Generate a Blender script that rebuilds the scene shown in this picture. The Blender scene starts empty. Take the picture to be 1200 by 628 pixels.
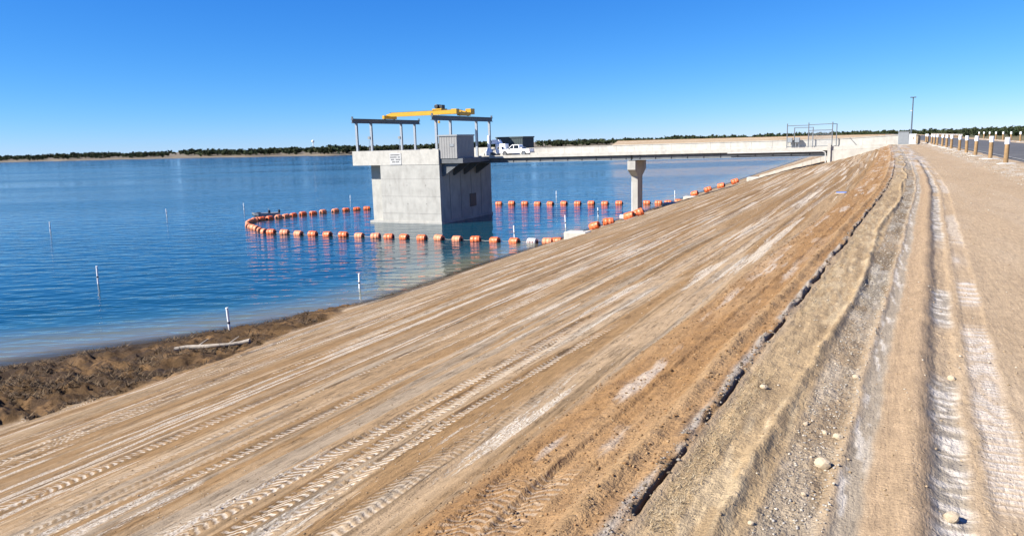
import bpy, math, random
import numpy as np
from mathutils import Vector, Matrix
random.seed(7)
RNG = np.random.default_rng(11)
sc = bpy.context.scene
col = sc.collection

# ------------------------------------------------------------------ camera
FOC = 867.0
PITCH, ROLL = math.radians(9.6), math.radians(1.6)
EYE = 1.65
_F = np.array([0, math.cos(PITCH), -math.sin(PITCH)])
_U0 = np.array([0, math.sin(PITCH), math.cos(PITCH)])
_R0 = np.array([1.0, 0, 0])
_R = math.cos(ROLL) * _R0 - math.sin(ROLL) * _U0
_U = math.sin(ROLL) * _R0 + math.cos(ROLL) * _U0
CAM = np.array([0, 0, EYE])
cd = bpy.data.cameras.new('camera')
cam = bpy.data.objects.new('camera', cd)
col.objects.link(cam)
cd.sensor_width = 36.0
cd.lens = 36.0 * FOC / 1200.0
cd.clip_start = 0.1
cd.clip_end = 30000
m = Matrix.Identity(4)
for i in range(3):
    m[i][0], m[i][1], m[i][2], m[i][3] = _R[i], _U[i], -_F[i], CAM[i]
cam.matrix_world = m
sc.camera = cam
sc.render.resolution_x, sc.render.resolution_y = 1024, 535

# ------------------------------------------------------------------ dam frame: s along the crest, t across it (negative towards the lake)
TH = math.radians(26.6)
SV = np.array([math.sin(TH), math.cos(TH)])
TV = np.array([math.cos(TH), -math.sin(TH)])

# ------------------------------------------------------------------ sky and sun
SUN_EL = math.radians(38)
_l = 0.70 * SV + 0.714 * TV                     # horizontal way the light travels
_l = _l / np.linalg.norm(_l)
SUN_DIR = Vector((-_l[0] * math.cos(SUN_EL), -_l[1] * math.cos(SUN_EL), math.sin(SUN_EL)))
w = bpy.data.worlds.new('World')
sc.world = w
w.use_nodes = True
nt = w.node_tree
nt.nodes.clear()
sky = nt.nodes.new('ShaderNodeTexSky')
sky.sky_type = 'NISHITA'
sky.sun_disc = False
sky.sun_elevation = SUN_EL
sky.sun_rotation = math.atan2(SUN_DIR.x, SUN_DIR.y)
sky.altitude = 0
sky.air_density = 0.7
sky.dust_density = 0.0
sky.ozone_density = 6.0
sepc = nt.nodes.new('ShaderNodeSeparateColor')
comc = nt.nodes.new('ShaderNodeCombineColor')
nt.links.new(sky.outputs[0], sepc.inputs[0])
for _k, (_g, _m) in enumerate(((1.55, 0.265), (1.0, 0.86), (0.6, 2.58))):     # the clear-day grade of the photograph
    _p = nt.nodes.new('ShaderNodeMath'); _p.operation = 'POWER'; _p.inputs[1].default_value = _g
    _q = nt.nodes.new('ShaderNodeMath'); _q.operation = 'MULTIPLY'; _q.inputs[1].default_value = _m
    nt.links.new(sepc.outputs[_k], _p.inputs[0]); nt.links.new(_p.outputs[0], _q.inputs[0]); nt.links.new(_q.outputs[0], comc.inputs[_k])
bg = nt.nodes.new('ShaderNodeBackground')
bg.inputs['Strength'].default_value = 0.056
out = nt.nodes.new('ShaderNodeOutputWorld')
nt.links.new(comc.outputs[0], bg.inputs['Color'])
nt.links.new(bg.outputs[0], out.inputs['Surface'])
sl = bpy.data.lights.new('sun', 'SUN')
sl.energy = 5.0
sl.angle = math.radians(0.53)
sl.color = (1.0, 0.955, 0.88)
so = bpy.data.objects.new('sun', sl)
col.objects.link(so)
so.rotation_euler = SUN_DIR.to_track_quat('Z', 'Y').to_euler()
so.location = (-40, -10, 60)
sc.view_settings.view_transform = 'Standard'
sc.view_settings.look = 'None'
sc.view_settings.exposure = 1.18
sc.view_settings.gamma = 1.0
sc.view_settings.use_curve_mapping = False

# ------------------------------------------------------------------ numpy noise and path helpers
def _hash(ix, iy, seed):
    h = (ix.astype(np.int64) * 374761393 + iy.astype(np.int64) * 668265263 + seed * 1442695041) & 0x7fffffff
    h = ((h ^ (h >> 13)) * 1274126177) & 0x7fffffff
    h = h ^ (h >> 16)
    return (h & 0xffff) / 65535.0

def vnoise(x, y, seed=0):
    x, y = np.broadcast_arrays(np.asarray(x, float), np.asarray(y, float))
    ix, iy = np.floor(x), np.floor(y)
    fx, fy = x - ix, y - iy
    fx, fy = fx * fx * (3 - 2 * fx), fy * fy * (3 - 2 * fy)
    a, b = _hash(ix, iy, seed), _hash(ix + 1, iy, seed)
    c, d = _hash(ix, iy + 1, seed), _hash(ix + 1, iy + 1, seed)
    return (a * (1 - fx) + b * fx) * (1 - fy) + (c * (1 - fx) + d * fx) * fy

def fbm(x, y, seed=0, n=4):
    v, a, t = 0, 0.5, 0
    for k in range(n):
        v = v + a * vnoise(x * 2.03 ** k + 17.3 * k, y * 2.03 ** k + 5.1 * k, seed + k)
        t += a
        a *= 0.5
    return v / t

def sstep(a, b, x):
    q = np.clip((np.asarray(x, float) - a) / (b - a), 0, 1)
    return q * q * (3 - 2 * q)

def band(a, b, x, e):
    return sstep(a - e, a + e, x) * (1 - sstep(b - e, b + e, x))

# the dam runs straight, then bends left beyond the bridge
_ps = np.arange(-600, 1300, 1.0)
_hd = TH - np.radians(1.0) * np.clip((_ps - 620) / 5.0, 0, 84)
_px = np.concatenate([[0], np.cumsum(np.sin((_hd[1:] + _hd[:-1]) / 2))])
_py = np.concatenate([[0], np.cumsum(np.cos((_hd[1:] + _hd[:-1]) / 2))])
_i0 = 600
_px -= _px[_i0]
_py -= _py[_i0]

def path(s, t):
    s = np.asarray(s, float)
    x, y, h = np.interp(s, _ps, _px), np.interp(s, _ps, _py), np.interp(s, _ps, _hd)
    return x + t * np.cos(h), y - t * np.sin(h)

WATER = -10.95

def drift(s):
    s = np.maximum(np.asarray(s, float), -6)
    return np.where(s < 24, 0.0495 * s, 1.188 + 0.75 * (1 - np.exp(-(s - 24) / 22)))

def uco(s, t):
    return t - drift(s) * sstep(-14, -3.5, t)

def tw(s):
    """waterline"""
    return -37.2 - 13.2 * (1 - sstep(16, 48, s)) - 1.2 * (fbm(s / 7.0, 0 * s + 3, 90, 3) - 0.5) * (1 - sstep(50, 60, s)) * 2

def ground_base(s, t):
    s, t = np.broadcast_arrays(np.asarray(s, float), np.asarray(t, float))
    u = uco(s, t)
    z = 0.302 * np.minimum(u + 0.95, 0)
    z = z + 0.04 * np.exp(-((u + 0.95) / 0.5) ** 2)
    mt = 1 - sstep(50, 62, s)
    w0 = tw(s)
    zl = WATER + (t - w0) * (2.1 / np.maximum(-30.2 - w0, 1.0))
    k = sstep(-30.0, -33.0, t) * mt * np.where(t < -29, 1, 0)
    beach = np.maximum(z, zl)
    z = np.where(t < -29, z * (1 - k) + beach * k, z)
    uw = WATER - 0.24 * np.minimum(w0 - t, 12)
    z = np.where((t < w0) & (mt > 0.5), np.minimum(np.maximum(z, uw), WATER), z)
    z = np.maximum(z, WATER - 3.5)
    # downstream side beyond the road
    z = np.where(t > 17, -np.minimum((t - 17) * 0.33, 4.5), z)
    return z

def wander(s, t):
    return 0.05 * (fbm(s / 3.2, t / 4.0, 41, 2) - 0.5) * 2

# tyre and crawler tracks on the slope: centre, half width, lug pitch, strength, seed
TRACKS = []
_t = -1.62
_k = 0
while _t > -34:
    _hw = random.uniform(0.10, 0.15) * (1 + min(-_t, 14) * 0.05)
    TRACKS.append((_t, _hw, random.uniform(0.05, 0.065) * (1 + min(-_t, 12) * 0.10), random.uniform(0.65, 1.0), _k))
    _k += 1
    _t -= _hw * 2 + random.choice((0.1, 0.18, 0.3, 0.5, 0.8)) * (1 + min(-_t, 20) * 0.09)

def tracks(s, t):
    """lug phase, mask, height"""
    ph = np.zeros_like(s)
    mk = np.zeros_like(s)
    hh = np.zeros_like(s)
    for (tc, hw, pitch, st_, sd) in TRACKS:
        c = tc + (0.5 + 0.03 * abs(tc)) * (vnoise(s / 14.0, 0 * s, 300 + sd) - 0.5) + drift(s) * sstep(-14, -3.5, tc)
        d = (t - c) / hw
        a = np.abs(d)
        inside = np.where(a < 1.25)
        if len(inside[0]) == 0:
            continue
        dd, aa, ss = d[inside], a[inside], s[inside]
        on = sstep(0.28, 0.52, vnoise(ss / 6.0, 0 * ss + sd * 3.1, 500 + sd)) * st_
        mm = (1 - sstep(0.8, 1.08, aa)) * on
        sel = mm > mk[inside]
        i0, i1 = inside[0][sel], inside[1][sel]
        ph[i0, i1] = (ss[sel] + 0.6 * hw * aa[sel]) / pitch
        mk[i0, i1] = mm[sel]
        hh[inside] += on * (-0.018 * (1 - sstep(0.7, 1.0, aa)) + 0.014 * np.exp(-((aa - 1.08) / 0.12) ** 2)) * (1 + min(-tc, 20) * 0.05)
    return ph, mk, hh

def ground_detail(s, t, full=True):
    s, t = np.broadcast_arrays(np.asarray(s, float), np.asarray(t, float))
    u = uco(s, t) + 0.07 * (fbm(s / 1.3, t / 5.0, 5, 3) - 0.5) + 0.045 * (fbm(s / 0.25, t / .5, 6, 4) - 0.5)
    near = 1 - sstep(30, 60, s)
    far_rough = sstep(26, 50, s) * band(-1.4, 0.5, u, 0.25)
    z = np.zeros_like(u)
    slope = 1 - sstep(-2.5, -2.1, u)
    dry = 1 - sstep(-0.3, 0.2, WATER + 0.5 - ground_base(s, t))
    z += slope * dry * (0.13 * (fbm(s / 7.0, t / 0.42, 21, 5) - 0.5) + 0.16 * (fbm(s / 26.0, t / 1.7, 25, 3) - 0.5) * sstep(-3, -9, u))
    z += slope * dry * 0.02 * (fbm(s / 0.5, t / 0.16, 29, 3) - 0.5)
    clay = band(-2.3, -1.05, u, 0.12)
    z += clay * (0.05 + 0.05 * (fbm(s / 1.6, t / 0.22, 31, 4) - 0.5) + 0.035 * (fbm(s / 0.12, t / 0.10, 35, 3) - 0.5))
    z += 0.055 * np.exp(-((u + 1.30) / 0.07) ** 2) * (0.6 + 0.6 * fbm(s / 0.6, t, 33, 3))
    # furrow with a ragged lip
    z += 0.038 * np.exp(-((u + 1.085) / 0.028) ** 2) * near * sstep(.3, .6, fbm(s / 0.16, t / .1, 38, 3)) * (.35 + .65 * sstep(.35, .6, vnoise(s / 1.3, 0 * s, 36)))
    z -= 0.075 * np.exp(-((u + 1.045) / 0.0085) ** 2) * sstep(.38, .56, fbm(s / 0.45, 0 * s, 37, 3)) * near
    straw = band(-1.0, -0.56, u, 0.05)
    z += straw * (0.028 * (fbm(s / 0.8, t / 0.12, 51, 3) - 0.5) + 0.02 * (fbm(s / .1, t / .06, 52, 2) - 0.5) - 0.015)
    z += 0.035 * np.exp(-((u + 0.64 + .06 * np.sin(s * .55)) / 0.035) ** 2) * near * (.5 + vnoise(s / .9, 0 * s, 53))
    grav = band(-0.56, -0.32, u, 0.03)
    z += grav * (0.022 * (fbm(s / 0.12, t / 0.08, 61, 3) - 0.5) - 0.012)
    z += 0.014 * np.exp(-((u + 0.31) / 0.03) ** 2) * (0.4 + fbm(s / 0.4, t, 62, 3)) * near
    z -= 0.007 * band(-0.285, -0.17, u, 0.02) * near
    z += 0.045 * np.exp(-np.abs((u - 0.02) / 0.095) ** 1.7) * (0.8 + 0.3 * fbm(s / 0.5, t, 65, 3)) * (1 - sstep(40, 60, s))
    tr = band(0.10, 0.25, u, 0.03) * near
    z += tr * (0.018 * (fbm(s / 0.05, t / 0.06, 67, 2) - 0.5) - 0.015)
    tr2 = band(0.33, 0.50, u, 0.02) * near
    z += tr2 * (-0.012 + 0.010 * np.sin(2 * np.pi * (s / 0.062 + 0.6 * vnoise(s / .5, t / .1, 68))) * sstep(.25, .55, vnoise(s / 1.1, 0 * s, 69)))
    z -= 0.012 * np.exp(-((u - 0.29) / 0.008) ** 2) * near * sstep(.35, .5, vnoise(s / .1, 0 * s, 70))
    sand = sstep(0.5, 0.65, u) * (1 - sstep(5.0, 5.6, t))
    z += sand * (0.03 * (fbm(s / 2.5, t / 0.7, 71, 3) - 0.5) + 0.008 * (fbm(s / 0.15, t / 0.12, 72, 3) - 0.5))
    z += far_rough * 0.16 * (fbm(s / 1.2, t / 0.5, 75, 4) - 0.35)
    z += 0.07 * band(3.9, 5.7, t, 0.4) * (fbm(s / 0.7, t / 0.4, 77, 3) - 0.45) * sstep(10, 25, s)
    # mud beach
    mt = mud_mask(s, t)
    z += mt * (0.7 * (fbm((s + t * .35) / 1.1, (t - .3 * s) / 4.5, 81, 5) - 0.5) + 0.55 * (.35 - np.abs(fbm((s + .35 * t) / 0.75, (t - .3 * s) / 2.2, 85, 4) - 0.5) * 3.2) + .14 * (vnoise(s / .22, t / .35, 87) - .5)) * .8 * sstep(0.02, 0.5, ground_base(s, t) - WATER)
    z = np.where(t > 5.7, 0, z)
    return z

def mud_mask(s, t):
    e = -27.5 - 9.0 * (1 - sstep(13, 19.5, s)) + 2.0 * (fbm(s / 4.5, t / 6.0, 88, 3) - 0.5) * 2 - 9.0 * sstep(24, 50, s)
    return (1 - sstep(e - 0.8, e + 0.8, t)) * (1 - sstep(52, 60, s))

def ground(s, t):
    a = np.array([[s]], float)
    b = np.array([[t]], float)
    return float((ground_base(a, b) + ground_detail(a, b))[0, 0])

def wp(s, t, z=None):
    x, y = path(s, t)
    return Vector((float(x), float(y), ground(s, t) if z is None else z))

def ray(px, py):
    d = (px - 600) * _R + (314 - py) * _U + FOC * _F
    return d / np.linalg.norm(d)

def on_plane(px, py, z):
    d = ray(px, py)
    p = CAM + d * (z - EYE) / d[2]
    return Vector(p)

def at_s(px, py, s0):
    """where the pixel's ray meets the cross-section s = s0: (t, z)"""
    d = ray(px, py)
    p = CAM + d * s0 / float(d[:2] @ SV)
    return float(p[:2] @ TV), float(p[2])

# ------------------------------------------------------------------ materials
MATS = {}

def nodes_of(name):
    mt = bpy.data.materials.new(name)
    mt.use_nodes = True
    n = mt.node_tree
    n.nodes.clear()
    o = n.nodes.new('ShaderNodeOutputMaterial')
    b = n.nodes.new('ShaderNodeBsdfPrincipled')
    n.links.new(b.outputs[0], o.inputs[0])
    MATS[name] = mt
    return mt, n, b

AL = 0.62

def mat(name, c, rough=0.7, metal=0.0, vary=0.15, scale=3.0, bump=0.0, bscale=30.0, stain=None, spec=0.5):
    mt, n, b = nodes_of(name)
    c = [q * (1.0 if name == 'white_paint' else .8 if 'orange' in name else AL) for q in c]
    if stain: stain = ([q * (.8 if 'orange' in name else AL) for q in stain[0]],) + tuple(stain[1:])
    N = n.nodes.new
    tc = N('ShaderNodeTexCoord')
    nz = N('ShaderNodeTexNoise')
    nz.inputs['Scale'].default_value = scale
    nz.inputs['Detail'].default_value = 6
    nz.inputs['Roughness'].default_value = 0.65
    n.links.new(tc.outputs['Object'], nz.inputs['Vector'])
    rp = N('ShaderNodeMapRange')
    rp.inputs['From Min'].default_value = 0.3
    rp.inputs['From Max'].default_value = 0.7
    n.links.new(nz.outputs['Fac'], rp.inputs['Value'])
    mx = N('ShaderNodeMix')
    mx.data_type = 'RGBA'
    mx.inputs['A'].default_value = (*[max(0, q * (1 - vary)) for q in c], 1)
    mx.inputs['B'].default_value = (*[min(1, q * (1 + vary)) for q in c], 1)
    n.links.new(rp.outputs[0], mx.inputs['Factor'])
    last = mx.outputs['Result']
    if stain:
        sc_, sz, amt = stain
        mp = N('ShaderNodeMapping')
        mp.inputs['Scale'].default_value = (1, 1, sz)
        n.links.new(tc.outputs['Object'], mp.inputs['Vector'])
        n2 = N('ShaderNodeTexNoise')
        n2.inputs['Scale'].default_value = 1.1
        n2.inputs['Detail'].default_value = 7
        n.links.new(mp.outputs[0], n2.inputs['Vector'])
        r2 = N('ShaderNodeMapRange')
        r2.inputs['From Min'].default_value = 0.48
        r2.inputs['From Max'].default_value = 0.72
        r2.inputs['To Max'].default_value = amt
        n.links.new(n2.outputs['Fac'], r2.inputs['Value'])
        m2 = N('ShaderNodeMix')
        m2.data_type = 'RGBA'
        m2.inputs['B'].default_value = (*sc_, 1)
        n.links.new(r2.outputs[0], m2.inputs['Factor'])
        n.links.new(last, m2.inputs['A'])
        last = m2.outputs['Result']
    n.links.new(last, b.inputs['Base Color'])
    b.inputs['Roughness'].default_value = rough
    b.inputs['Metallic'].default_value = metal
    b.inputs['Specular IOR Level'].default_value = spec
    if bump:
        n3 = N('ShaderNodeTexNoise')
        n3.inputs['Scale'].default_value = bscale
        n3.inputs['Detail'].default_value = 5
        n.links.new(tc.outputs['Object'], n3.inputs['Vector'])
        bp = N('ShaderNodeBump')
        bp.inputs['Strength'].default_value = bump
        bp.inputs['Distance'].default_value = 0.05
        n.links.new(n3.outputs['Fac'], bp.inputs['Height'])
        n.links.new(bp.outputs[0], b.inputs['Normal'])
    return mt

CONC = mat('concrete', (0.60, 0.58, 0.52), 0.9, vary=0.14, scale=0.6, bump=0.25, bscale=6, stain=((0.36, 0.34, 0.30), 0.35, 0.5))
CONC2 = mat('pale_concrete', (0.70, 0.665, 0.585), 0.9, vary=0.12, scale=1.5, bump=0.2, bscale=12, stain=((0.40, 0.37, 0.32), 0.5, 0.4))
STEEL = mat('blue_grey_steel', (0.13, 0.16, 0.19), 0.5, vary=0.2, scale=2.0)
GALV = mat('galvanised_steel', (0.52, 0.56, 0.60), 0.45, metal=0.35, vary=0.12, scale=4)
GIRD = mat('weathered_girder_steel', (0.17, 0.18, 0.185), 0.6, vary=0.25, scale=1.2)
YEL = mat('crane_yellow', (0.80, 0.44, 0.02), 0.45, vary=0.12, scale=1.5)
BLACK = mat('black_rubber', (0.02, 0.02, 0.022), 0.6, vary=0.3)
DARK = mat('dark_machinery', (0.04, 0.045, 0.05), 0.5, vary=0.3)
CLAD = mat('grey_cladding', (0.40, 0.39, 0.37), 0.6, vary=0.08, scale=1.0)
CLADD = mat('dark_green_cladding', (0.06, 0.085, 0.085), 0.6, vary=0.15)
ROOF = mat('flat_roof_metal', (0.42, 0.43, 0.43), 0.5, vary=0.1)
WHITE = mat('white_paint', (0.80, 0.80, 0.79), 0.4, vary=0.05, scale=2)
WHITED = mat('dull_white_paint', (0.72, 0.71, 0.68), 0.7, vary=0.12, scale=5)
GLASS = mat('tinted_glass', (0.015, 0.02, 0.025), 0.08, vary=0.1)
CHROME = mat('rim_alloy', (0.5, 0.5, 0.5), 0.35, metal=0.8)
ORANGE = mat('orange_plastic', (0.86, 0.155, 0.035), 0.45, vary=0.10, scale=2.2, stain=((0.80, 0.30, 0.15), 1, 0.6))
ORANGED = mat('faded_orange_plastic', (0.83, 0.25, 0.11), 0.6, vary=0.10, scale=2.2, stain=((0.80, 0.42, 0.26), 1, 0.6))
WOOD = mat('weathered_timber', (0.42, 0.26, 0.115), 0.85, vary=0.3, scale=6, bump=0.4, bscale=30, stain=((0.17, 0.11, 0.06), .25, .6))
LOG = mat('bleached_driftwood', (0.55, 0.47, 0.37), 0.9, vary=0.25, scale=5, bump=0.5, bscale=25)
CABG = mat('grey_cabinet_paint', (0.36, 0.385, 0.40), 0.5, vary=0.08)
TAN = mat('tan_paint', (0.52, 0.40, 0.26), 0.6, vary=0.15)
RED = mat('red_paint', (0.5, 0.05, 0.03), 0.5)
ROPE = mat('pale_rope', (0.45, 0.42, 0.36), 0.9)
ALU = mat('boat_aluminium', (0.55, 0.57, 0.58), 0.4, metal=0.4)
NAVY = mat('navy_canvas', (0.015, 0.02, 0.05), 0.8)
BOLT = mat('amber_lens', (0.7, 0.25, 0.02), 0.2)
REDL = mat('red_lens', (0.45, 0.02, 0.02), 0.2)
LAMP = mat('clear_lens', (0.6, 0.62, 0.64), 0.1)
STONE = mat('pale_limestone', (1.0, 0.80, 0.54), 0.95, vary=0.25, scale=30, bump=0.6, bscale=80)

# ------------------------------------------------------------------ mesh building
class MB:
    def __init__(self):
        self.v, self.f = [], []
    def add(self, vs, fs):
        o = len(self.v)
        self.v += [tuple(q) for q in vs]
        self.f += [tuple(i + o for i in f) for f in fs]
        return self
    def box(self, x0, x1, y0, y1, z0, z1, b=0.0):
        if b <= 0:
            vs = [(x, y, z) for z in (z0, z1) for (x, y) in ((x0, y0), (x1, y0), (x1, y1), (x0, y1))]
            return self.add(vs, [(3, 2, 1, 0), (4, 5, 6, 7), (0, 1, 5, 4), (1, 2, 6, 5), (2, 3, 7, 6), (3, 0, 4, 7)])
        def ring(i, z):
            return [(x0 + i, y0 + b, z), (x0 + b, y0 + i, z), (x1 - b, y0 + i, z), (x1 - i, y0 + b, z), (x1 - i, y1 - b, z), (x1 - b, y1 - i, z), (x0 + b, y1 - i, z), (x0 + i, y1 - b, z)]
        def ring2(z):
            return [(x0 + b, y0 + b * 1.4, z), (x0 + b * 1.4, y0 + b, z), (x1 - b * 1.4, y0 + b, z), (x1 - b, y0 + b * 1.4, z), (x1 - b, y1 - b * 1.4, z), (x1 - b * 1.4, y1 - b, z), (x0 + b * 1.4, y1 - b, z), (x0 + b, y1 - b * 1.4, z)]
        return self.loft([ring2(z0), ring(0, z0 + b), ring(0, z1 - b), ring2(z1)])
    def loft(self, rings, cap=True):
        n = len(rings[0])
        vs = [p for r in rings for p in r]
        fs = []
        for k in range(len(rings) - 1):
            for i in range(n):
                j = (i + 1) % n
                fs.append((k * n + i, k * n + j, (k + 1) * n + j, (k + 1) * n + i))
        if cap:
            fs.append(tuple(range(n - 1, -1, -1)))
            fs.append(tuple((len(rings) - 1) * n + i for i in range(n)))
        return self.add(vs, fs)
    def tube(self, a, b, r0, r1=None, n=10, cap=True):
        a, b = Vector(a), Vector(b)
        r1 = r0 if r1 is None else r1
        d = (b - a).normalized()
        q = d.orthogonal().normalized()
        p = d.cross(q)
        def rg(c, r):
            return [tuple(c + q * (r * math.cos(2 * math.pi * i / n)) + p * (r * math.sin(2 * math.pi * i / n))) for i in range(n)]
        return self.loft([rg(a, r0), rg(b, r1)], cap)
    def rod(self, pts, r, n=8):
        for a, b in zip(pts[:-1], pts[1:]):
            self.tube(a, b, r, r, n)
        return self
    def rev(self, axis, prof, n=14):
        """profile of (along, radius) turned about a local axis"""
        rings = []
        for (h, r) in prof:
            rg = []
            for i in range(n):
                c, s_ = r * math.cos(2 * math.pi * i / n), r * math.sin(2 * math.pi * i / n)
                rg.append((h, c, s_) if axis == 'x' else (c, h, s_) if axis == 'y' else (c, s_, h))
            rings.append(rg)
        return self.loft(rings)
    def bar(self, a, b, w, h):
        """rectangular bar between two points"""
        a, b = Vector(a), Vector(b)
        d = (b - a).normalized()
        up = Vector((0, 0, 1)) if abs(d.z) < 0.95 else Vector((0, 1, 0))
        q = d.cross(up).normalized() * (w / 2)
        p = q.cross(d).normalized() * (h / 2)
        rg = lambda c: [tuple(c - q - p), tuple(c + q - p), tuple(c + q + p), tuple(c - q + p)]
        return self.loft([rg(a), rg(b)])
    def build(self, name, material, parent=None, smooth=False):
        me = bpy.data.meshes.new(name)
        me.from_pydata(self.v, [], self.f)
        me.update()
        import bmesh as _bm
        bm = _bm.new()
        bm.from_mesh(me)
        _bm.ops.recalc_face_normals(bm, faces=bm.faces)
        bm.to_mesh(me)
        bm.free()
        if smooth:
            me.shade_smooth()
            try:
                me.set_sharp_from_angle(angle=math.radians(40))
            except Exception:
                pass
        me.materials.append(material)
        o = bpy.data.objects.new(name, me)
        col.objects.link(o)
        if parent is not None:
            o.parent = parent
        return o

def tag(o, label=None, cat=None, group=None, kind=None):
    if label: o['label'] = label
    if cat: o['category'] = cat
    if group: o['group'] = group
    if kind: o['kind'] = kind
    return o

def thing(name, loc, rz=0.0, label=None, cat=None, group=None):
    o = bpy.data.objects.new(name, None)
    o.empty_display_size = 0.3
    col.objects.link(o)
    o.location = loc
    o.rotation_euler = (0, 0, rz)
    return tag(o, label, cat, group)

def copy_tree(o, parent=None):
    c = o.copy()
    col.objects.link(c)
    c.parent = parent
    for ch in [q for q in KIDS.get(o.name, [])]:
        k = copy_tree(ch, c)
    KIDS[c.name] = [q for q in c.children]
    return c
KIDS = {}

def register(o):
    KIDS[o.name] = list(o.children)
    for c in o.children:
        register(c)

def np_mesh(name, verts, quads, material, attrs=None, smooth=True, tris=False):
    me = bpy.data.meshes.new(name)
    k = 3 if tris else 4
    me.vertices.add(len(verts))
    me.vertices.foreach_set('co', np.ascontiguousarray(verts, dtype=np.float32).ravel())
    me.loops.add(len(quads) * k)
    me.loops.foreach_set('vertex_index', np.ascontiguousarray(quads, dtype=np.int32).ravel())
    me.polygons.add(len(quads))
    me.polygons.foreach_set('loop_start', np.arange(0, len(quads) * k, k, dtype=np.int32))
    me.update(calc_edges=True)
    if attrs:
        for an, (ty, data) in attrs.items():
            a = me.attributes.new(an, ty, 'POINT')
            a.data.foreach_set('color' if ty == 'FLOAT_COLOR' else 'vector' if ty == 'FLOAT_VECTOR' else 'value', np.ascontiguousarray(data, dtype=np.float32).ravel())
    if smooth:
        me.shade_smooth()
    me.materials.append(material)
    o = bpy.data.objects.new(name, me)
    col.objects.link(o)
    return o

def grid_quads(nr, nc):
    i = np.arange(nr - 1)[:, None] * nc + np.arange(nc - 1)[None, :]
    return np.stack([i, i + 1, i + nc + 1, i + nc], -1).reshape(-1, 4)

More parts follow.
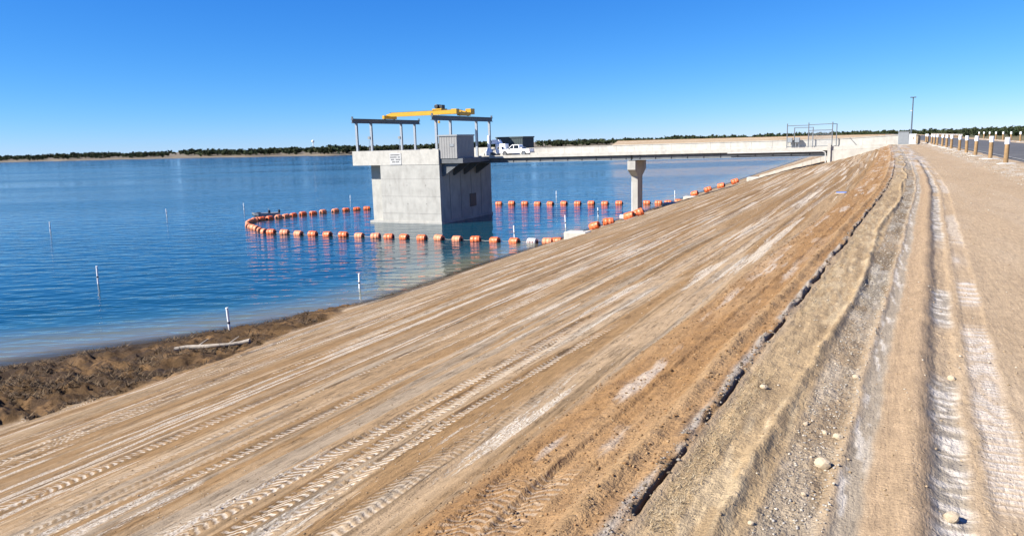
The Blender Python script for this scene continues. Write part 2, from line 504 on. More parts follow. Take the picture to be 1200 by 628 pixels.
# ------------------------------------------------------------------ embankment ground
def make_ground_material():
    mt, n, b = nodes_of('bare_embankment_soil')
    N, L = n.nodes.new, n.links.new
    at = N('ShaderNodeAttribute'); at.attribute_name = 'col'
    tk = N('ShaderNodeAttribute'); tk.attribute_name = 'trk'
    stn = N('ShaderNodeAttribute'); stn.attribute_name = 'st'
    sep = N('ShaderNodeSeparateXYZ'); L(tk.outputs['Vector'], sep.inputs[0])
    zo = N('ShaderNodeAttribute'); zo.attribute_name = 'zone'
    zs = N('ShaderNodeSeparateXYZ'); L(zo.outputs['Vector'], zs.inputs[0])
    def mth(op, a, bb=None):
        q = N('ShaderNodeMath'); q.operation = op
        for k, vv in enumerate((a, bb)):
            if vv is None: continue
            if isinstance(vv, (int, float)): q.inputs[k].default_value = vv
            else: L(vv, q.inputs[k])
        return q.outputs[0]
    def noise(scale, vec=None, detail=4, sc3=None, rough=0.6):
        q = N('ShaderNodeTexNoise'); q.inputs['Scale'].default_value = scale; q.inputs['Detail'].default_value = detail; q.inputs['Roughness'].default_value = rough
        v = vec or stn.outputs['Vector']
        if sc3:
            mp = N('ShaderNodeMapping'); mp.inputs['Scale'].default_value = sc3; L(v, mp.inputs['Vector']); v = mp.outputs[0]
        L(v, q.inputs['Vector'])
        return q.outputs['Fac']
    def rng(v, a, bb, c=0.0, d=1.0):
        q = N('ShaderNodeMapRange'); q.inputs['From Min'].default_value = a; q.inputs['From Max'].default_value = bb
        q.inputs['To Min'].default_value = c; q.inputs['To Max'].default_value = d; L(v, q.inputs['Value']); return q.outputs[0]
    def mixc(fac, a, bb, mode='MIX'):
        q = N('ShaderNodeMix'); q.data_type = 'RGBA'; q.blend_type = mode
        for nm, vv in (('Factor', fac), ('A', a), ('B', bb)):
            if isinstance(vv, (int, float)): q.inputs[nm].default_value = vv
            elif isinstance(vv, tuple): q.inputs[nm].default_value = (*vv, 1)
            else: L(vv, q.inputs[nm])
        return q.outputs['Result']
    c = at.outputs['Color']
    streak = noise(1.0, sc3=(3.5, 26.0, 1.0), detail=6)
    g = rng(streak, 0.25, 0.75, 0.80, 1.20)
    fine = rng(noise(70.0, detail=5, rough=.75), 0.3, 0.7, 0.76, 1.24)
    mid = rng(noise(9.0, detail=6, rough=.7), 0.3, 0.7, 0.82, 1.18)
    k = mth('MULTIPLY', mth('MULTIPLY', g, fine), mid)
    vm = N('ShaderNodeVectorMath'); vm.operation = 'SCALE'; L(c, vm.inputs[0]); L(k, vm.inputs['Scale'])
    cc = vm.outputs[0]
    # pressed lug prints, pale where the crust is broken
    wob = mth('MULTIPLY', noise(14.0, detail=2), 0.55)
    phs = mth('ADD', sep.outputs[0], wob)
    sn = mth('SINE', mth('MULTIPLY', phs, 6.28318))
    lug = rng(sn, -0.1, 0.75)
    brk = rng(noise(5.0, detail=4), 0.33, 0.50)
    lm = mth('MULTIPLY', mth('MULTIPLY', lug, sep.outputs[1]), brk)
    cc = mixc(mth('MULTIPLY', lm, 0.9), cc, (0.54, 0.47, 0.375))
    # crumbling white crust and hair cracks along the tracks
    wn = mth('ADD', mth('MULTIPLY', noise(1.0, sc3=(7.0, 30.0, 1.0), detail=8, rough=.75), 2.2), -1.1)
    wm = rng(mth('ADD', at.outputs['Alpha'], wn), 0.46, 0.70)
    wm = mth('MULTIPLY', wm, rng(at.outputs['Alpha'], 0.05, 0.3))
    wm = mth('MULTIPLY', wm, rng(noise(1.0, sc3=(30.0, 60.0, 1.0), detail=4, rough=.7), 0.40, 0.56))
    cc = mixc(mth('MULTIPLY', wm, 0.95), cc, (0.54, 0.475, 0.385))
    ck = noise(1.0, sc3=(1.1, 13.0, 1.0), detail=5, rough=.62)
    ckl = mth('MULTIPLY', rng(mth('ABSOLUTE', mth('SUBTRACT', ck, 0.5)), 0.012, 0.003), mth('MULTIPLY', zs.outputs[0], rng(noise(2.2, detail=2), 0.45, 0.6)))
    cc = mixc(mth('MULTIPLY', ckl, 0.7), cc, (0.09, 0.055, 0.028))
    # small pebbles and dark clods
    vo = N('ShaderNodeTexVoronoi'); vo.inputs['Scale'].default_value = 32.0; L(stn.outputs['Vector'], vo.inputs['Vector'])
    sp = mth('MULTIPLY', rng(vo.outputs['Distance'], 0.22, 0.10), rng(noise(6.0, detail=3), 0.52, 0.66))
    cs = N('ShaderNodeSeparateColor'); L(vo.outputs['Color'], cs.inputs[0])
    pale = mth('GREATER_THAN', cs.outputs[0], 0.55)
    spc = mixc(pale, (0.09, 0.06, 0.035), (0.44, 0.38, 0.29))
    cc = mixc(mth('MULTIPLY', sp, mth('MULTIPLY', mth('GREATER_THAN', cs.outputs[1], 0.45), 0.75)), cc, spc)
    L(cc, b.inputs['Base Color'])
    b.inputs['Roughness'].default_value = 0.95
    b.inputs['Specular IOR Level'].default_value = 0.15
    b1 = N('ShaderNodeBump'); b1.inputs['Distance'].default_value = 0.018; b1.inputs['Strength'].default_value = 0.8
    hh = mth('ADD', mth('ADD', mth('MULTIPLY', noise(55.0, detail=5), 0.75), mth('MULTIPLY', streak, 0.8)), mth('MULTIPLY', mth('MULTIPLY', sn, sep.outputs[1]), 0.45))
    hh = mth('ADD', hh, mth('MULTIPLY', sp, 0.8))
    hh = mth('ADD', hh, mth('MULTIPLY', ckl, -1.2))
    hh = mth('ADD', hh, mth('MULTIPLY', wm, 0.35))
    hh = mth('ADD', hh, mth('MULTIPLY', mth('MULTIPLY', noise(24.0, detail=3), sep.outputs[2]), 2.0))
    L(hh, b1.inputs['Height'])
    mb = N('ShaderNodeBump'); mb.inputs['Distance'].default_value = 0.35; L(zs.outputs[1], mb.inputs['Strength'])
    mn = mth('ADD', noise(1.0, sc3=(3.2, 1.3, 1.0), detail=7, rough=.7), mth('MULTIPLY', noise(9.0, detail=5, rough=.7), 0.35))
    L(mn, mb.inputs['Height']); L(mb.outputs[0], b1.inputs['Normal'])
    L(b1.outputs[0], b.inputs['Normal'])
    return mt

def build_ground():
    ss = list(np.arange(-600, -60, 60)) + list(np.arange(-60, -8, 4)) + list(np.arange(-8, 1.6, 0.16))
    q = 1.6
    while q < 150:
        ss.append(q)
        q += max(0.022, 0.0056 * q) if q < 42 else 0.0085 * q
    ss += list(np.arange(q, 1090, 5.0))
    ss = np.array(ss)
    cols = [-62, -58, -55]
    q = -53.0
    neg = [-2.6]
    while neg[-1] > -53:
        neg.append(neg[-1] - (0.024 + 0.0048 * (-neg[-1] - 2.6)))
    cols += neg[::-1][1:]
    cols += list(np.arange(-2.6 + 0.021, -1.2, 0.021)) + list(np.arange(-1.2, -.92, .0085)) + list(np.arange(-.92, 0.6, .019)) + list(np.arange(.6, 2.2, .03))
    cols += list(np.arange(2.2, 7.0, 0.07)) + list(np.arange(7.0, 17.5, 0.7)) + [18.5, 20, 23, 27, 31, 36, 45, 60, 90, 140, 220, 400, 800, 1600, 3500, 8000]
    tt = np.array(cols)
    Sg, Cg = np.meshgrid(ss, tt, indexing='ij')
    Tg = Cg + drift(Sg) * sstep(-15, -3.0, Cg) * (1 - sstep(2.2, 6.6, Cg))      # columns follow the tracks
    ph, mk, hh = tracks(Sg, Tg)
    zb = ground_base(Sg, Tg)
    Z = zb + ground_detail(Sg, Tg)
    u = uco(Sg, Tg) + 0.07 * (fbm(Sg / 1.3, Tg / 5.0, 5, 3) - 0.5) + 0.045 * (fbm(Sg / 0.25, Tg / .5, 6, 4) - 0.5)
    slope = (1 - sstep(-2.5, -2.1, u))
    mud = mud_mask(Sg, Tg)
    mk = mk * (1 - sstep(-1.35, -1.15, u)) * (1 - mud)
    mk = np.where((u > -2.3), mk * 0.35 * sstep(.5, .65, vnoise(Sg / 2.5, 0 * Sg, 111)), mk)
    Z = Z + hh * (1 - sstep(-1.5, -1.3, u)) * (1 - mud)
    X, Y = path(Sg, Tg)
    # soil colours
    C = lambda *a: np.array(a, float)
    def mixin(c, k, d):
        return c * (1 - k[..., None]) + d * k[..., None]
    tan, pale, grey, ochre, white, dark = C(.46, .315, .175), C(.56, .42, .27), C(.40, .345, .27), C(.37, .225, .10), C(.72, .62, .49), C(.19, .125, .065)
    kw_ = 0.12 * (fbm(Sg / 3.0, Tg / 2.0, 119, 3) - .5)
    Tq = Tg + kw_
    Sl = np.where(Sg > 0, 11 * np.log1p(np.maximum(Sg, 0) / 11), Sg)      # passes run longer on the far, undisturbed bank
    n1 = fbm(Sl / 4.0, Tq / 0.30, 121, 5)
    n2 = fbm(Sl / 7.0, Tq / 0.75, 125, 5)
    n3 = fbm(Sg / 20.0, Tq / 2.2, 129, 4)
    n4 = fbm(Sl / 2.2, Tq / 0.17, 133, 4)
    cst = np.broadcast_to(tan, Sg.shape + (3,)).copy()
    cst = mixin(cst, 0.7 * sstep(.52, .59, n2), pale)
    cst = mixin(cst, 0.6 * sstep(.55, .62, n1), grey)
    cst = mixin(cst, 0.9 * sstep(.52, .58, fbm(Sl / 6.0, Tq / 0.5, 137, 5)), ochre)
    cst = mixin(cst, 0.6 * sstep(.50, .58, n3), ochre * .9)
    wht = sstep(.50, .70, n4) * sstep(.40, .56, fbm(Sl / 2.6, Tq / 0.9, 139, 4)) * slope * (1 - mud)
    cst = mixin(cst, 0.6 * sstep(.60, .70, fbm(Sl / 2.4, Tq / 0.10, 141, 4)), dark)
    cst = mixin(cst, 0.45 * sstep(-9, -24, Tg) * sstep(.40, .6, fbm(Sg / 20, Tg / 1.3, 143, 3)), C(.36, .27, .165))
    c = cst * np.array([.90, .875, .84])
    clay = band(-2.3, -1.05, u, 0.10)
    cl = np.broadcast_to(C(.365, .205, .085), c.shape).copy()
    cl = mixin(cl, .6 * sstep(.45, .65, fbm(Sg / 3.0, Tg / .25, 151, 4)), C(.46, .29, .145))
    cl = mixin(cl, .5 * sstep(.55, .7, fbm(Sg / .5, Tg / .2, 153, 4)), C(.26, .145, .065))
    cl = mixin(cl, .75 * sstep(.60, .72, fbm(Sg / 1.4, Tg / .2, 155, 4)) * band(-2.1, -1.45, u, .15), C(.60, .50, .40))
    cl = mixin(cl, .5 * np.exp(-((u + 1.30) / .06) ** 2), C(.50, .33, .17))
    c = mixin(c, clay, cl)
    nr = 1 - sstep(35, 60, Sg)
    crust = np.exp(-((u + 1.09) / .035) ** 2) * sstep(.38, .52, fbm(Sg / .6, Tg / .2, 161, 3)) * nr
    c = mixin(c, .9 * crust, C(.42, .37, .31))
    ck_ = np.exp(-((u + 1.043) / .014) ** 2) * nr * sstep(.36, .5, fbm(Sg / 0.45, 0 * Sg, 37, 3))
    sh = np.broadcast_to(C(.53, .385, .235), c.shape).copy()                          # sandy shoulder
    sh = mixin(sh, .45 * sstep(.5, .68, fbm(Sg / 5, Tg / .8, 163, 4)), C(.58, .44, .29))
    sh = mixin(sh, .35 * sstep(.5, .7, fbm(Sg / 1.2, Tg / .5, 165, 4)), C(.45, .32, .19))
    c = mixin(c, sstep(-1.06, -1.0, u), sh)
    c = mixin(c, .9 * ck_, C(.085, .06, .04))  # shadow line of the furrow, painted into the soil colour
    straw = band(-1.0, -.56, u, .05)
    sw = np.broadcast_to(C(.50, .355, .195), c.shape).copy()
    sw = mixin(sw, .75 * sstep(.48, .6, fbm(Sg / .3, Tg / .04, 171, 3)) * sstep(.35, .55, fbm(Sg / 3, Tg / .5, 172, 2)), C(.60, .46, .28))
    sw = mixin(sw, .5 * sstep(.56, .66, fbm(Sg / .6, Tg / .08, 173, 3)), C(.29, .20, .11))
    c = mixin(c, straw, sw)
    grav = band(-.56, -.32, u, .035)
    gv = np.broadcast_to(C(.38, .315, .225), c.shape).copy()
    gv = mixin(gv, .7 * sstep(.5, .62, fbm(Sg / .25, Tg / .08, 175, 4)), C(.54, .47, .37))
    gv = mixin(gv, .8 * sstep(.50, .60, fbm(Sg / .6, Tg / .15, 177, 5)), C(.24, .165, .09))
    c = mixin(c, grav * (0.55 + .45 * sstep(.3, .5, fbm(Sg / 2.5, 0 * Sg, 178, 2))), gv)
    smooth_ = band(-.285, -.17, u, .02) * nr
    gs = np.broadcast_to(C(.43, .35, .25), c.shape).copy()
    gs = mixin(gs, .9 * sstep(.54, .62, fbm(Sg / .45, Tg / .03 + Sg * 1.5, 181, 4)) * (.35 + .65 * band(-.30, -.22, u, .02)), C(.80, .71, .58))
    c = mixin(c, smooth_, gs)
    berm = band(-.16, .11, u, .03)
    c = mixin(c, berm * .75, C(.47, .325, .19))
    tr = band(.10, .25, u, .035) * nr
    gt = np.broadcast_to(C(.42, .355, .27), c.shape).copy()
    gt = mixin(gt, .85 * sstep(.48, .60, fbm(Sg / .05, Tg / .14, 183, 3)), C(.80, .71, .59))
    c = mixin(c, tr * sstep(.22, .45, fbm(Sg / 1.6, 0 * Sg, 184, 2)), gt)
    tr2 = band(.33, .50, u, .03) * nr
    lug = sstep(.1, .8, np.sin(2 * np.pi * (Sg / 0.062 + 0.6 * vnoise(Sg / .5, Tg / .1, 68))))
    c = mixin(c, tr2 * (.25 + .7 * lug) * sstep(.25, .55, vnoise(Sg / 1.1, 0 * Sg, 69)) * (1 - sstep(9, 16, Sg)), C(.74, .66, .57))
    c = mixin(c, .6 * tr2 * sstep(9, 16, Sg) * sstep(.4, .6, vnoise(Sg / 1.6, Tg / .2, 69)), C(.66, .57, .46))
    rocky = sstep(28, 50, Sg) * band(-1.3, .5, u, .3)
    c = mixin(c, rocky * .8 * sstep(.42, .58, fbm(Sg / 1.5, Tg / .35, 185, 4)), C(.60, .54, .47))
    c = mixin(c, rocky * .5 * sstep(.55, .66, fbm(Sg / .9, Tg / .3, 187, 4)), C(.28, .24, .19))
    verge = band(4.0, 5.75, Tg, .35) * sstep(8, 20, Sg)
    c = mixin(c, .65 * verge * sstep(.45, .6, fbm(Sg / .6, Tg / .3, 189, 4)), C(.62, .54, .43))
    md = np.broadcast_to(C(.135, .078, .034), c.shape).copy()
    md = mixin(md, .85 * sstep(.50, .64, fbm((Sg + .35 * Tg) / .9, (Tg - .3 * Sg) / 3, 191, 5)), C(.31, .18, .08))
    md = mixin(md, .8 * sstep(.55, .66, fbm(Sg / .8, Tg / 2, 193, 4)), C(.075, .048, .03))
    wet = sstep(.9, .1, zb - WATER)
    md = mixin(md, .85 * wet, C(.07, .05, .035))
    c = mixin(c, mud, md)
    shore = sstep(.25, -.25, zb - WATER + .9 * (fbm(Sg / 1.6, Tg / .8, 195, 4) - .5) - .35 - 1.15 * (1 - sstep(48, 70, Sg))) * (1 - mud)
    c = mixin(c, shore * (.95 - .55 * sstep(52, 75, Sg)), C(.075, .052, .032))
    c = mixin(c, .8 * sstep(17.3, 18.3, Tg), C(.20, .175, .085))
    c = mixin(c, .8 * sstep(60, 140, Tg), C(.10, .11, .05))
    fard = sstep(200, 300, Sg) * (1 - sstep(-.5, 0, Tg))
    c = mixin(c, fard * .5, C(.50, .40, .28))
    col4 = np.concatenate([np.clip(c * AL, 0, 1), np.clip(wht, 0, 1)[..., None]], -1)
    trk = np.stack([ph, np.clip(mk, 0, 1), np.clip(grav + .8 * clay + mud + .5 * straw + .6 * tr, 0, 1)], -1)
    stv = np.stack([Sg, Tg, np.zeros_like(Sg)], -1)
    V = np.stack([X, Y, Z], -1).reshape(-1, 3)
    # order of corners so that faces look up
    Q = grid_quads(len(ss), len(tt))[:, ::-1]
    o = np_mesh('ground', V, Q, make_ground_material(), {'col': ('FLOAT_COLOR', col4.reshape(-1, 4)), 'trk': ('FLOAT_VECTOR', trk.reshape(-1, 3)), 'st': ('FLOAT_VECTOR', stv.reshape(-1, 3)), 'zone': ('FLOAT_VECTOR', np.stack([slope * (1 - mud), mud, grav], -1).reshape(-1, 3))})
    tag(o, 'bare tan earth embankment striped with tyre tracks', None, None, 'structure')
    return o

build_ground()

# ------------------------------------------------------------------ lake
def make_water_material():
    mt, n, b = nodes_of('lake_water')
    N, L = n.nodes.new, n.links.new
    dp = N('ShaderNodeAttribute'); dp.attribute_name = 'depth'
    geo = N('ShaderNodeNewGeometry')
    r = N('ShaderNodeValToRGB')
    e = r.color_ramp.elements
    e[0].position, e[0].color = 0.0, (.13, .11, .07, 1)
    e[1].position, e[1].color = 1.0, (.002, .036, .056, 1)
    q = e.new(0.25); q.color = (.115, .125, .085, 1)
    q = e.new(0.65); q.color = (.02, .075, .10, 1)
    dv = N('ShaderNodeMath'); dv.operation = 'DIVIDE'; dv.inputs[1].default_value = 3.0
    L(dp.outputs['Fac'], dv.inputs[0])
    # wind lanes
    pos = geo.outputs['Position']
    mp = N('ShaderNodeMapping'); mp.inputs['Scale'].default_value = (.0035, .018, 1); mp.inputs['Rotation'].default_value = (0, 0, .12); L(pos, mp.inputs['Vector'])
    ln = N('ShaderNodeTexNoise'); ln.inputs['Scale'].default_value = 1.0; ln.inputs['Detail'].default_value = 3; L(mp.outputs[0], ln.inputs['Vector'])
    L(dv.outputs[0], r.inputs['Fac'])
    L(r.outputs['Color'], b.inputs['Base Color'])
    b.inputs['IOR'].default_value = 1.333
    b.inputs['Specular IOR Level'].default_value = 0.5
    rr = N('ShaderNodeMapRange'); rr.inputs['From Min'].default_value = .4; rr.inputs['From Max'].default_value = .62; rr.inputs['To Min'].default_value = .04; rr.inputs['To Max'].default_value = .11
    L(ln.outputs['Fac'], rr.inputs['Value']); L(rr.outputs[0], b.inputs['Roughness'])
    def wave(sx, sy, rot, scale, detail):
        mq = N('ShaderNodeMapping'); mq.inputs['Scale'].default_value = (sx, sy, 1); mq.inputs['Rotation'].default_value = (0, 0, rot); L(pos, mq.inputs['Vector'])
        q = N('ShaderNodeTexNoise'); q.inputs['Scale'].default_value = scale; q.inputs['Detail'].default_value = detail; q.inputs['Roughness'].default_value = .55; L(mq.outputs[0], q.inputs['Vector'])
        return q.outputs['Fac']
    w1 = wave(.35, 1.0, .30, .55, 2)
    w2 = wave(.5, 1.0, -.25, 1.7, 1.5)
    ad = N('ShaderNodeMath'); ad.operation = 'MULTIPLY_ADD'; L(w2, ad.inputs[0]); ad.inputs[1].default_value = .17; L(w1, ad.inputs[2])
    bp = N('ShaderNodeBump'); bp.inputs['Distance'].default_value = .27
    sr = N('ShaderNodeMapRange'); sr.inputs['From Min'].default_value = .35; sr.inputs['From Max'].default_value = .65; sr.inputs['To Min'].default_value = .55; sr.inputs['To Max'].default_value = 1.0
    L(ln.outputs['Fac'], sr.inputs['Value'])
    # the open lake is choppier than the water in the lee of the dam
    vd = N('ShaderNodeVectorMath'); vd.operation = 'DISTANCE'; L(pos, vd.inputs[0]); vd.inputs[1].default_value = (-10.0, 95.0, WATER)      # lee of the tower and boom
    op = N('ShaderNodeMapRange'); op.inputs['From Min'].default_value = 55; op.inputs['From Max'].default_value = 320; op.inputs['To Min'].default_value = 1.0; op.inputs['To Max'].default_value = 3.2
    L(vd.outputs['Value'], op.inputs['Value'])
    hm = N('ShaderNodeMath'); hm.operation = 'MULTIPLY'; L(ad.outputs[0], hm.inputs[0]); L(op.outputs[0], hm.inputs[1])
    L(sr.outputs[0], bp.inputs['Strength'])
    L(hm.outputs[0], bp.inputs['Height'])
    L(bp.outputs[0], b.inputs['Normal'])
    al = N('ShaderNodeMapRange'); al.inputs['From Max'].default_value = .35; al.inputs['To Min'].default_value = .25
    L(dp.outputs['Fac'], al.inputs['Value']); L(al.outputs[0], b.inputs['Alpha'])
    return mt

def build_water():
    ss = np.array([-9000, -3000, -1000, -400, -150] + list(np.arange(-60, 170, 1.6)) + [180, 200, 240, 300, 420, 800, 2000, 5000, 12000], float)
    tt = np.array([-14000, -6000, -3000, -1500, -700, -350, -180, -120, -90, -75] + list(np.arange(-66, -26, .5)) + [-20, 0, 200, 600], float)
    Sg, Tg = np.meshgrid(ss, tt, indexing='ij')
    V = np.stack([Sg * SV[0] + Tg * TV[0], Sg * SV[1] + Tg * TV[1], np.full_like(Sg, WATER)], -1).reshape(-1, 3)
    dep = np.clip(WATER - ground_base(Sg, Tg), 0, 3.4)
    dep = np.where((Tg < -60) | (Sg > 610), 3.4, dep)
    o = np_mesh('water', V, grid_quads(len(ss), len(tt))[:, ::-1], make_water_material(), {'depth': ('FLOAT', dep.ravel())})
    tag(o, 'rippled blue lake water', None, None, 'structure')
build_water()

# ------------------------------------------------------------------ road
def build_road():
    mt, n, b = nodes_of('worn_asphalt')
    N, L = n.nodes.new, n.links.new
    tc = N('ShaderNodeTexCoord')
    a = N('ShaderNodeTexNoise'); a.inputs['Scale'].default_value = .5; a.inputs['Detail'].default_value = 8; L(tc.outputs['Object'], a.inputs['Vector'])
    r = N('ShaderNodeValToRGB'); r.color_ramp.elements[0].position = .35; r.color_ramp.elements[0].color = (.058, .056, .054, 1)
    r.color_ramp.elements[1].position = .7; r.color_ramp.elements[1].color = (.095, .09, .083, 1)
    L(a.outputs['Fac'], r.inputs['Fac']); L(r.outputs[0], b.inputs['Base Color']); b.inputs['Roughness'].default_value = .9
    g = N('ShaderNodeTexNoise'); g.inputs['Scale'].default_value = 60; L(tc.outputs['Object'], g.inputs['Vector'])
    bp = N('ShaderNodeBump'); bp.inputs['Strength'].default_value = .5; bp.inputs['Distance'].default_value = .01; L(g.outputs['Fac'], bp.inputs['Height']); L(bp.outputs[0], b.inputs['Normal'])
    ss = np.concatenate([np.arange(-120, 10, 6.0), np.arange(10, 150, .7), np.arange(150, 1070, 5.0)])
    k = np.linspace(0, 1, 9)
    Sg, K = np.meshgrid(ss, k, indexing='ij')
    e0 = 5.95 + .35 * (fbm(ss / 1.1, 0 * ss, 201, 4) - .5)
    Tg = e0[:, None] * (1 - K) + 14.2 * K
    X, Y = path(Sg, Tg)
    Z = .03 + .06 * np.sin(K * math.pi) - .05 * (K < .01) - .05 * (K > .99)
    o = np_mesh('road', np.stack([X, Y, Z], -1).reshape(-1, 3), grid_quads(len(ss), 9)[:, ::-1], mt)
    tag(o, 'dark asphalt road along the dam crest', None, None, 'structure')
    PAINT = mat('faded_road_paint', (.42, .41, .38), .9, vary=.3, scale=4)
    for (tc_, nm) in ((6.5, 'edge_line'), (13.6, 'edge_line')):
        Sg, K = np.meshgrid(np.arange(10, 300, 3.0), np.array([0, 1.0]), indexing='ij')
        X, Y = path(Sg, tc_ + .11 * K)
        kk = (tc_ - 6) / 8.2
        p = np_mesh(nm, np.stack([X, Y, 0 * X + .036 + .06 * math.sin(max(.02, min(.98, kk)) * math.pi)], -1).reshape(-1, 3), grid_quads(len(Sg), 2)[:, ::-1], PAINT)
        p.parent = o
build_road()

# ------------------------------------------------------------------ far shore and woods
def leaf_material():
    mt, n, b = nodes_of('dark_foliage')
    N, L = n.nodes.new, n.links.new
    at = N('ShaderNodeAttribute'); at.attribute_name = 'col'
    L(at.outputs['Color'], b.inputs['Base Color'])
    b.inputs['Roughness'].default_value = .8
    b.inputs['Specular IOR Level'].default_value = .15
    return mt
LEAF = leaf_material()

def wood(name, bases, heights, label, leaves, lsize, seed, kind='stuff'):
    """many crowns of leaf-sized faces on tapered stems, one mass"""
    rg = np.random.default_rng(seed)
    VV, CC = [], []
    n = len(bases)
    for i in range(n):
        h = heights[i]
        rw = h * rg.uniform(.38, .6)
        k = leaves
        # leaves sit on several lobes
        lob = rg.normal(0, 1, (7, 3)) * np.array([rw * .5, rw * .5, h * .14]) + np.array([0, 0, h * .62])
        which = rg.integers(0, 7, k)
        d = rg.normal(0, 1, (k, 3))
        d /= np.linalg.norm(d, axis=1)[:, None]
        p = lob[which] + d * (rw * .42) * rg.uniform(.55, 1.05, (k, 1)) * np.array([1, 1, .75])
        p[:, 2] = np.maximum(p[:, 2], h * .08)
        a = rg.normal(0, 1, (k, 3)); b_ = rg.normal(0, 1, (k, 3))
        a /= np.linalg.norm(a, axis=1)[:, None]; b_ /= np.linalg.norm(b_, axis=1)[:, None]
        sz = lsize * h * rg.uniform(.6, 1.4, (k, 1))
        tri = np.stack([p + a * sz, p - a * sz * .6 + b_ * sz, p - a * sz * .5 - b_ * sz], 1) + np.array(bases[i])
        VV.append(tri.reshape(-1, 3))
        base = np.array([.028, .042, .019]) * rg.uniform(.7, 1.35) + np.array([.014, .005, 0]) * rg.uniform(0, 1)
        c = np.repeat(base[None] * rg.uniform(.75, 1.3, (k, 1)), 3, 0)
        CC.append(np.concatenate([c, np.ones((k * 3, 1))], 1))
    V = np.concatenate(VV)
    o = np_mesh(name, V, np.arange(len(V)).reshape(-1, 3), LEAF, {'col': ('FLOAT_COLOR', np.concatenate(CC))}, smooth=False, tris=True)
    return tag(o, label, None, None, kind)

SHORE = [(-420, 2300), (-200, 2250), (0, 2150), (100, 1950), (200, 1700), (300, 1450), (400, 1250), (500, 1300), (560, 1400), (640, 1500), (720, 1500), (800, 1450), (900, 1400), (1000, 1400), (1150, 1400), (1400, 1400)]
def shore_pt(px, d):
    a = math.atan2(px - 600, FOC)
    return np.array([math.sin(a) * d, math.cos(a) * d])
def build_far_shore():
    xs = np.linspace(-420, 1400, 240)
    ds = np.interp(xs, [q[0] for q in SHORE], [q[1] for q in SHORE]) + 60 * (fbm(xs / 30, 0 * xs, 211, 4) - .5) * 2
    rows = [(-25, -1.5), (0, .15), (14, 1.1), (45, 2.6), (120, 4.5), (420, 6.5), (900, 7.5), (2500, 8), (9000, 8)]
    V = []
    for (x, d) in zip(xs, ds):
        for (off, h) in rows:
            p = shore_pt(x, d + off)
            V.append((p[0], p[1], WATER + h + (float(vnoise(np.array(x / 20), np.array(off / 90.), 213)) - .5) * min(2.0, max(h, 0) * .4)))
    mt = mat('far_shore_soil', (.20, .16, .10), .95, vary=.4, scale=.02, stain=((.34, .26, .17), 1, .6))
    o = np_mesh('far_shore', np.array(V), grid_quads(len(xs), len(rows)), mt)
    tag(o, 'low far shore with a narrow sandy beach', None, None, 'structure')
    rg = np.random.default_rng(5)
    B, H = [], []
    for i in range(3600):
        x = rg.uniform(-400, 1390)
        d = np.interp(x, xs, ds)
        off = 38 + 340 * rg.random() ** 1.8
        if vnoise(np.array(x / 14.), np.array(off / 60.), 217) < .28:
            continue
        p = shore_pt(x, d + off)
        B.append((p[0], p[1], WATER + np.interp(off, [q[0] for q in rows], [q[1] for q in rows]) - .6))
        H.append(rg.uniform(7.0, 12.5) * (1.0 + .25 * (vnoise(np.array(x / 40.), np.array(0.), 219) - .5)))
    wood('far_woodland', B, H, 'dark green wood along the far shore', 70, .17, 21)
build_far_shore()

def build_near_woods():
    rg = np.random.default_rng(9)
    B, H = [], []
    for i in range(420):
        s_ = rg.uniform(150, 900)
        t_ = rg.uniform(60, 260)
        x, y = path(s_, t_)
        px = 600 + FOC * x / y
        if px > 1420:
            continue
        B.append((float(x), float(y), -4.8))
        d = math.hypot(x, y)
        H.append(rg.uniform(5.6, 7.6) + max(0, (px - 1100)) * .008)
    wood('roadside_woodland', B, H, 'dark green scrub wood beyond the road', 330, .075, 23)
build_near_woods()

# ------------------------------------------------------------------ intake tower (local x = across the dam, y = along it)
RZ = -TH
TS0, TS1, TT0, TT1 = 101.0, 118.4, -76.9, -63.0       # body
def W(s_, t_, z):
    return Vector((s_ * SV[0] + t_ * TV[0], s_ * SV[1] + t_ * TV[1], z))

tower = thing('intake_tower', W(TS0, TT0, WATER - 2.0), RZ, 'square concrete intake tower standing in the lake with an overhanging top', 'tower')
zb0 = 0.0
D = TT1 - TT0
H0 = -1.45 - (WATER - 2.0)        # underside of the top, local z
m_ = MB()
m_.box(2.45, D, 0, TS1 - TS0, zb0, H0)
m_.build('wall', CONC, tower)
MB().box(-1.0, 2.449, 2.1, TS1 - TS0, zb0, H0 - .003).build('recessed_wall', CONC, tower)
MB().box(-.12, D + .12, -.14, TS1 - TS0 + .1, zb0, 2.0 + .32).build('footing', CONC, tower)
fl = 2.0 - .55 - WATER            # deck level local z ( world -0.55 )
top = 2.0 + .92 - WATER
MB().box(-3.1, D + .02, .003, TS1 - TS0 + 3.0, H0, fl).build('deck_slab', CONC2, tower)
pr = MB()
pr.box(-3.1, D - .01, -.05, .35, H0 + .002, top)
pr.build('front_parapet', CONC2, tower)
MB().box(-3.098, -2.75, .352, TS1 - TS0 + 3.0, fl, top - .003).build('side_parapet', CONC2, tower)
MB().box(-2.748, D, TS1 - TS0 + 2.65, TS1 - TS0 + 2.998, fl, top - .004).build('rear_parapet', CONC2, tower)
for k, zz in enumerate((3.6, 6.4, 9.2)):
    MB().box(2.47, D - .02, -.012, .02, zz, zz + .035).build('pour_joint', mat('dark_joint_line%d' % k, (.30, .29, .27), .95) if k == 0 else MATS['dark_joint_line0'], tower)  # thin darker grey strips along the joints
for (xx, zz) in ((4.2, 5.2), (7.6, 5.2), (11.2, 5.2), (4.2, 8.2), (7.6, 8.2), (11.2, 8.2)):
    MB().tube((xx, -.02, zz), (xx, .04, zz), .06, n=8).build('tie_hole', DARK, tower)
MB().box(D - .03, D + .06, 9.4, 11.6, 4.0, 6.2).build('gate_opening', DARK, tower)
